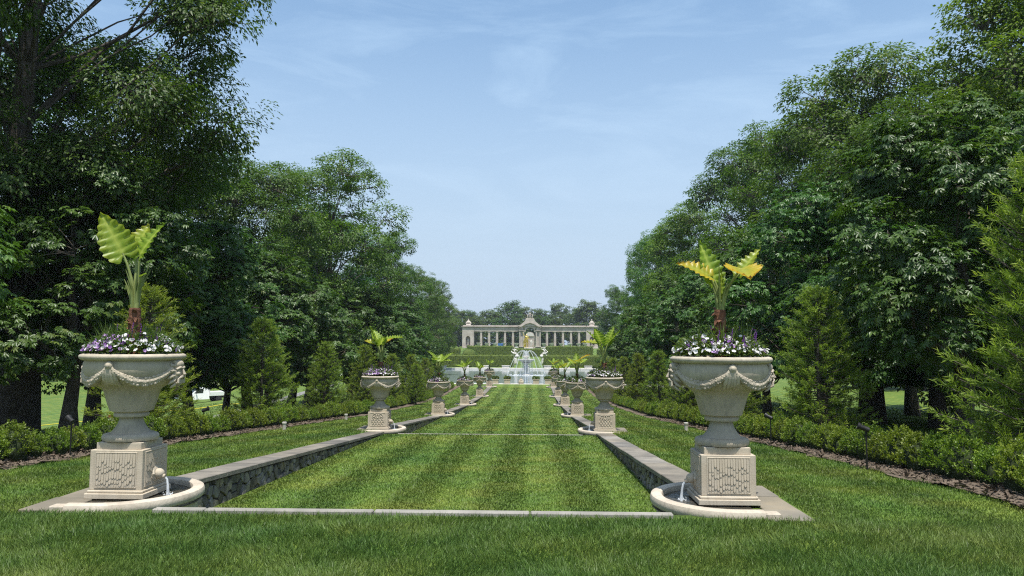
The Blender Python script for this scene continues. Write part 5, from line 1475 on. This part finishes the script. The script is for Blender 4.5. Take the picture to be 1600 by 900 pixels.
# ------------------------------------------------------------------ work vehicles on the slope
def truck(x, y, rz):
    t = thing('pickup_truck', (x, y, tz(x, y)), rz, 'white pickup truck with open utility bed parked on the slope behind the trunks', 'truck')
    # local: front looks to -x, width along y
    def sidepoly(poly, w, name, mat, parent, inset=0.0):
        b = MB(); n = len(poly); y0 = w / 2
        vs = [(p[0], -y0 + inset * (p[1] > 1.15), p[1]) for p in poly] + [(p[0], y0 - inset * (p[1] > 1.15), p[1]) for p in poly]
        b.add(vs, [tuple(range(n - 1, -1, -1)), tuple(range(n, 2 * n))] + [(i, (i + 1) % n, n + (i + 1) % n, n + i) for i in range(n)][::1])
        return b.build(name, mat, parent, 30)
    body_ = sidepoly([(-2.95, .55), (-2.98, 1.0), (-2.85, 1.18), (-1.45, 1.28), (-.72, 1.95), (.55, 1.98), (.72, 1.25), (.72, .5), (-1.35, .5), (-1.42, .78), (-1.7, .95), (-2.1, .95), (-2.4, .78), (-2.48, .5)], 1.98, 'cab', 'truckwhite', t, .14)
    MB().box((1.95, 0, .72), (2.45, 1.0, .3)).build('chassis', 'black', t)
    bd = MB().box((1.95, 0, .95), (2.4, 2.0, .14), .02)
    for s in (-1, 1): bd.box((1.95, s * .97, 1.2), (2.4, .06, .4), .02)
    bd.box((.80, 0, 1.5), (.06, 2.0, .95), .02); bd.box((3.13, 0, 1.2), (.06, 2.0, .4), .02)
    bd.build('bed', 'truckwhite', t)
    MB().tube([(1.3, .3, 1.0), (1.3, .3, 2.1), (2.6, .3, 2.3)], [.09, .08, .06], 8).build('crane_arm', 'chrome', t, 50)
    for sx in (-1.9, 2.0):
        for s in (-1, 1):
            w = MB().lathe([(.22, -.13), (.37, -.13), (.41, -.08), (.41, .08), (.37, .13), (.22, .13)], 20)
            w.v = [(a, c, b) for a, b, c in w.v]
            wo = w.build('wheel', 'rubber', t, 40, loc=(sx, s * .86, .41))
            r_ = MB().lathe([(0, -.10), (.23, -.10), (.23, .10), (0, .10)], 16); r_.v = [(a, c, b) for a, b, c in r_.v]; r_.build('rim', 'chrome', wo, 40)
    MB().prism([(-.62, -.78), (.62, -.78), (.72, .78), (-.72, .78)][::1], (0, 0, 0), (1, 0, 0), (0, 1, 0), (0, 0, 1), .001)
    ws = MB().add([(-1.43, -.80, 1.33), (-1.43, .80, 1.33), (-.80, .74, 1.90), (-.80, -.74, 1.90)], [(0, 1, 2, 3)[::-1]]); ws.v = [(p[0] - .04, p[1], p[2] + .03) for p in ws.v]
    ws.build('windscreen', 'glass', t)
    for s in (-1, 1):
        q = [(-1.18, 1.32), (-.66, 1.84), (-.05, 1.86), (-.05, 1.32)]
        MB().prism(q, (0, s * .835, 0), (1, 0, 0), (0, 0, 1), (0, s, 0), .035).build('door_window', 'glass', t)
        MB().box((-2.93, s * .72, .98), (.12, .36, .24), .03).build('headlight', 'chrome', t)
        MB().box((-.98, s * 1.08, 1.38), (.12, .2, .26), .03).build('wing_mirror', 'black', t)
    MB().box((-2.97, 0, .95), (.10, 1.02, .34), .03).build('grille', 'black', t)
    MB().box((-3.03, 0, .62), (.16, 1.96, .20), .04).build('bumper', 'chrome', t)
    return t
truck(-42.0, 100, .80)
for i, (x, y, lab) in enumerate([(-31.2, 59, 'orange and white traffic barrel behind the nearest left-hand pedestal'), (-31.9, 61.5, 'orange and white traffic barrel beside the tree trunk, slightly farther off')]):
    t = thing('traffic_barrel', (x, y, tz(x, y)), 0, lab, 'barrel', 'traffic barrels on the slope')
    for q in range(5):
        MB().lathe([(.30 - .02 * q, q * .2), (.285 - .02 * q, q * .2 + .2)], 16).build('band', 'orange' if q % 2 == 0 else 'truckwhite', t, 40)
    MB().lathe([(.38, 0), (.38, .05), (.3, .06)], 16).build('foot', 'rubber', t, 40)
rope = MB(); pts = []
for i in range(30):
    x = -52 + i * 1.3; y = 62 + .25 * (x + 52) * .3; pts.append((x, y, tz(x, y) + .75 - .12 * abs(math.sin(i * .9))))
rope.tube(pts, .03, 5); tag(rope.build('barrier_tape', 'yellow'), 'yellow barrier tape strung across the sunny lawn at the left', 'tape')

# ------------------------------------------------------------------ grass blades (nobody could count them)
def blades(name, x0, x1, y0, y1, zf, dens, label, hgt=.045, stripe=.0, mat='blade'):
    g = np.random.default_rng(int(abs(x0 * 10) + y0 * 3) + 5)
    n = int((x1 - x0) * dens * 36 * (1 / y0 - 1 / y1))
    u = g.random(n); y = 1 / (1 / y0 - u * (1 / y0 - 1 / y1)); x = x0 + (x1 - x0) * g.random(n)
    tt = (x - CAM[0]) / y
    keep = (tt > -.75) & (tt < .72) & ~((np.abs(x) < 3.70) & (np.abs(x) > 3) & (y > 7.18) & (y < 8.9)); x, y = x[keep], y[keep]; n = len(x)
    s = np.sqrt(np.maximum(y, 5) / 6.0)
    k = np.maximum(y, 4.5) / 6.0
    z = zf(x, y)
    st = np.sin(2 * math.pi / 1.12 * (x + .1))
    fx = np.sin(x * 3.1 + 1.7 * np.sin(y * 2.3)) + np.sin(x * 7.3 + y * 5.1); fy = np.cos(y * 3.7 + 1.3 * np.sin(x * 2.9)) + np.sin(y * 8.1 - x * 4.3)
    lean = np.stack([g.normal(0, .4, n) + .25 * fx * (hgt / .06), g.normal(0, .4, n) + .2 * fy * (hgt / .06) + stripe * np.sign(st), np.ones(n)], -1)
    h = hgt * (0.55 + .75 * g.random(n)) * np.minimum(s, 1.5)
    P = np.stack([x, y, z - .004], -1)
    w = (.0032 + .003 * g.random(n)) * k
    a = g.random(n) * 6.283; S = np.stack([np.cos(a), np.sin(a), np.zeros(n)], -1) * w[:, None]
    T = P + norm(lean) * h[:, None] + np.stack([lean[:, 0], lean[:, 1], np.zeros(n)], -1) * h[:, None] * .3
    V = np.stack([P - S, P + S, T], 1).reshape(-1, 3)
    o = link(name, mesh_np(name, V, np.arange(3 * n).reshape(-1, 3), mat, g.random(n)))
    return tag(o, label, 'grass', kind='stuff')
zf0 = lambda x, y: terrain(x, y)
blades('grass', -6.2, 7.0, 4.2, 7.17, zf0, 7000, 'thick green grass in front of the pedestals at the bottom of the picture', .054, 0, 'longgrass')
blades('grass', -5.93, -3.16, 7.19, 73, zf0, 6500, 'mown grass between the left-hand wall and the mulch bed', .028)
blades('grass', 3.16, 5.93, 7.19, 73, zf0, 6500, 'mown grass between the right-hand wall and the mulch bed', .028)
for k in range(5):
    blades('grass', -2.74, 2.74, YN[k] - .6, YN[k + 1] - .84, lambda x, y: zi(y), 6500, f'mown striped grass of the lawn between the walls, {ordn(k + 1)} terrace', .024, .2)
blades('grass', -46, -8.6, 24, 92, zf0, 1500, 'sunlit grass of the slope beyond the left-hand trees', .06)
blades('grass', 8.6, 30, 18, 70, zf0, 1500, 'shaded grass beneath the right-hand trees', .06)
# a few fringe blades that lap over the flagstones are part of the front grass

# ------------------------------------------------------------------ haze in the air
hz = MB().box((0, 195, 8.5), (840, 510, 38))
ho = hz.build('haze', None)
hm, hn, hl_ = newmat('haze')
hout = hn.new('ShaderNodeOutputMaterial'); hv = hn.new('ShaderNodeVolumePrincipled')
hv.inputs['Color'].default_value = (0.78, 0.87, 1.0, 1); hv.inputs['Density'].default_value = 0.00022; hv.inputs['Anisotropy'].default_value = 0.0
hl_.new(hv.outputs[0], hout.inputs['Volume'])
ho.data.materials.append(hm)
tag(ho, 'thin summer haze over the whole garden', kind='stuff')
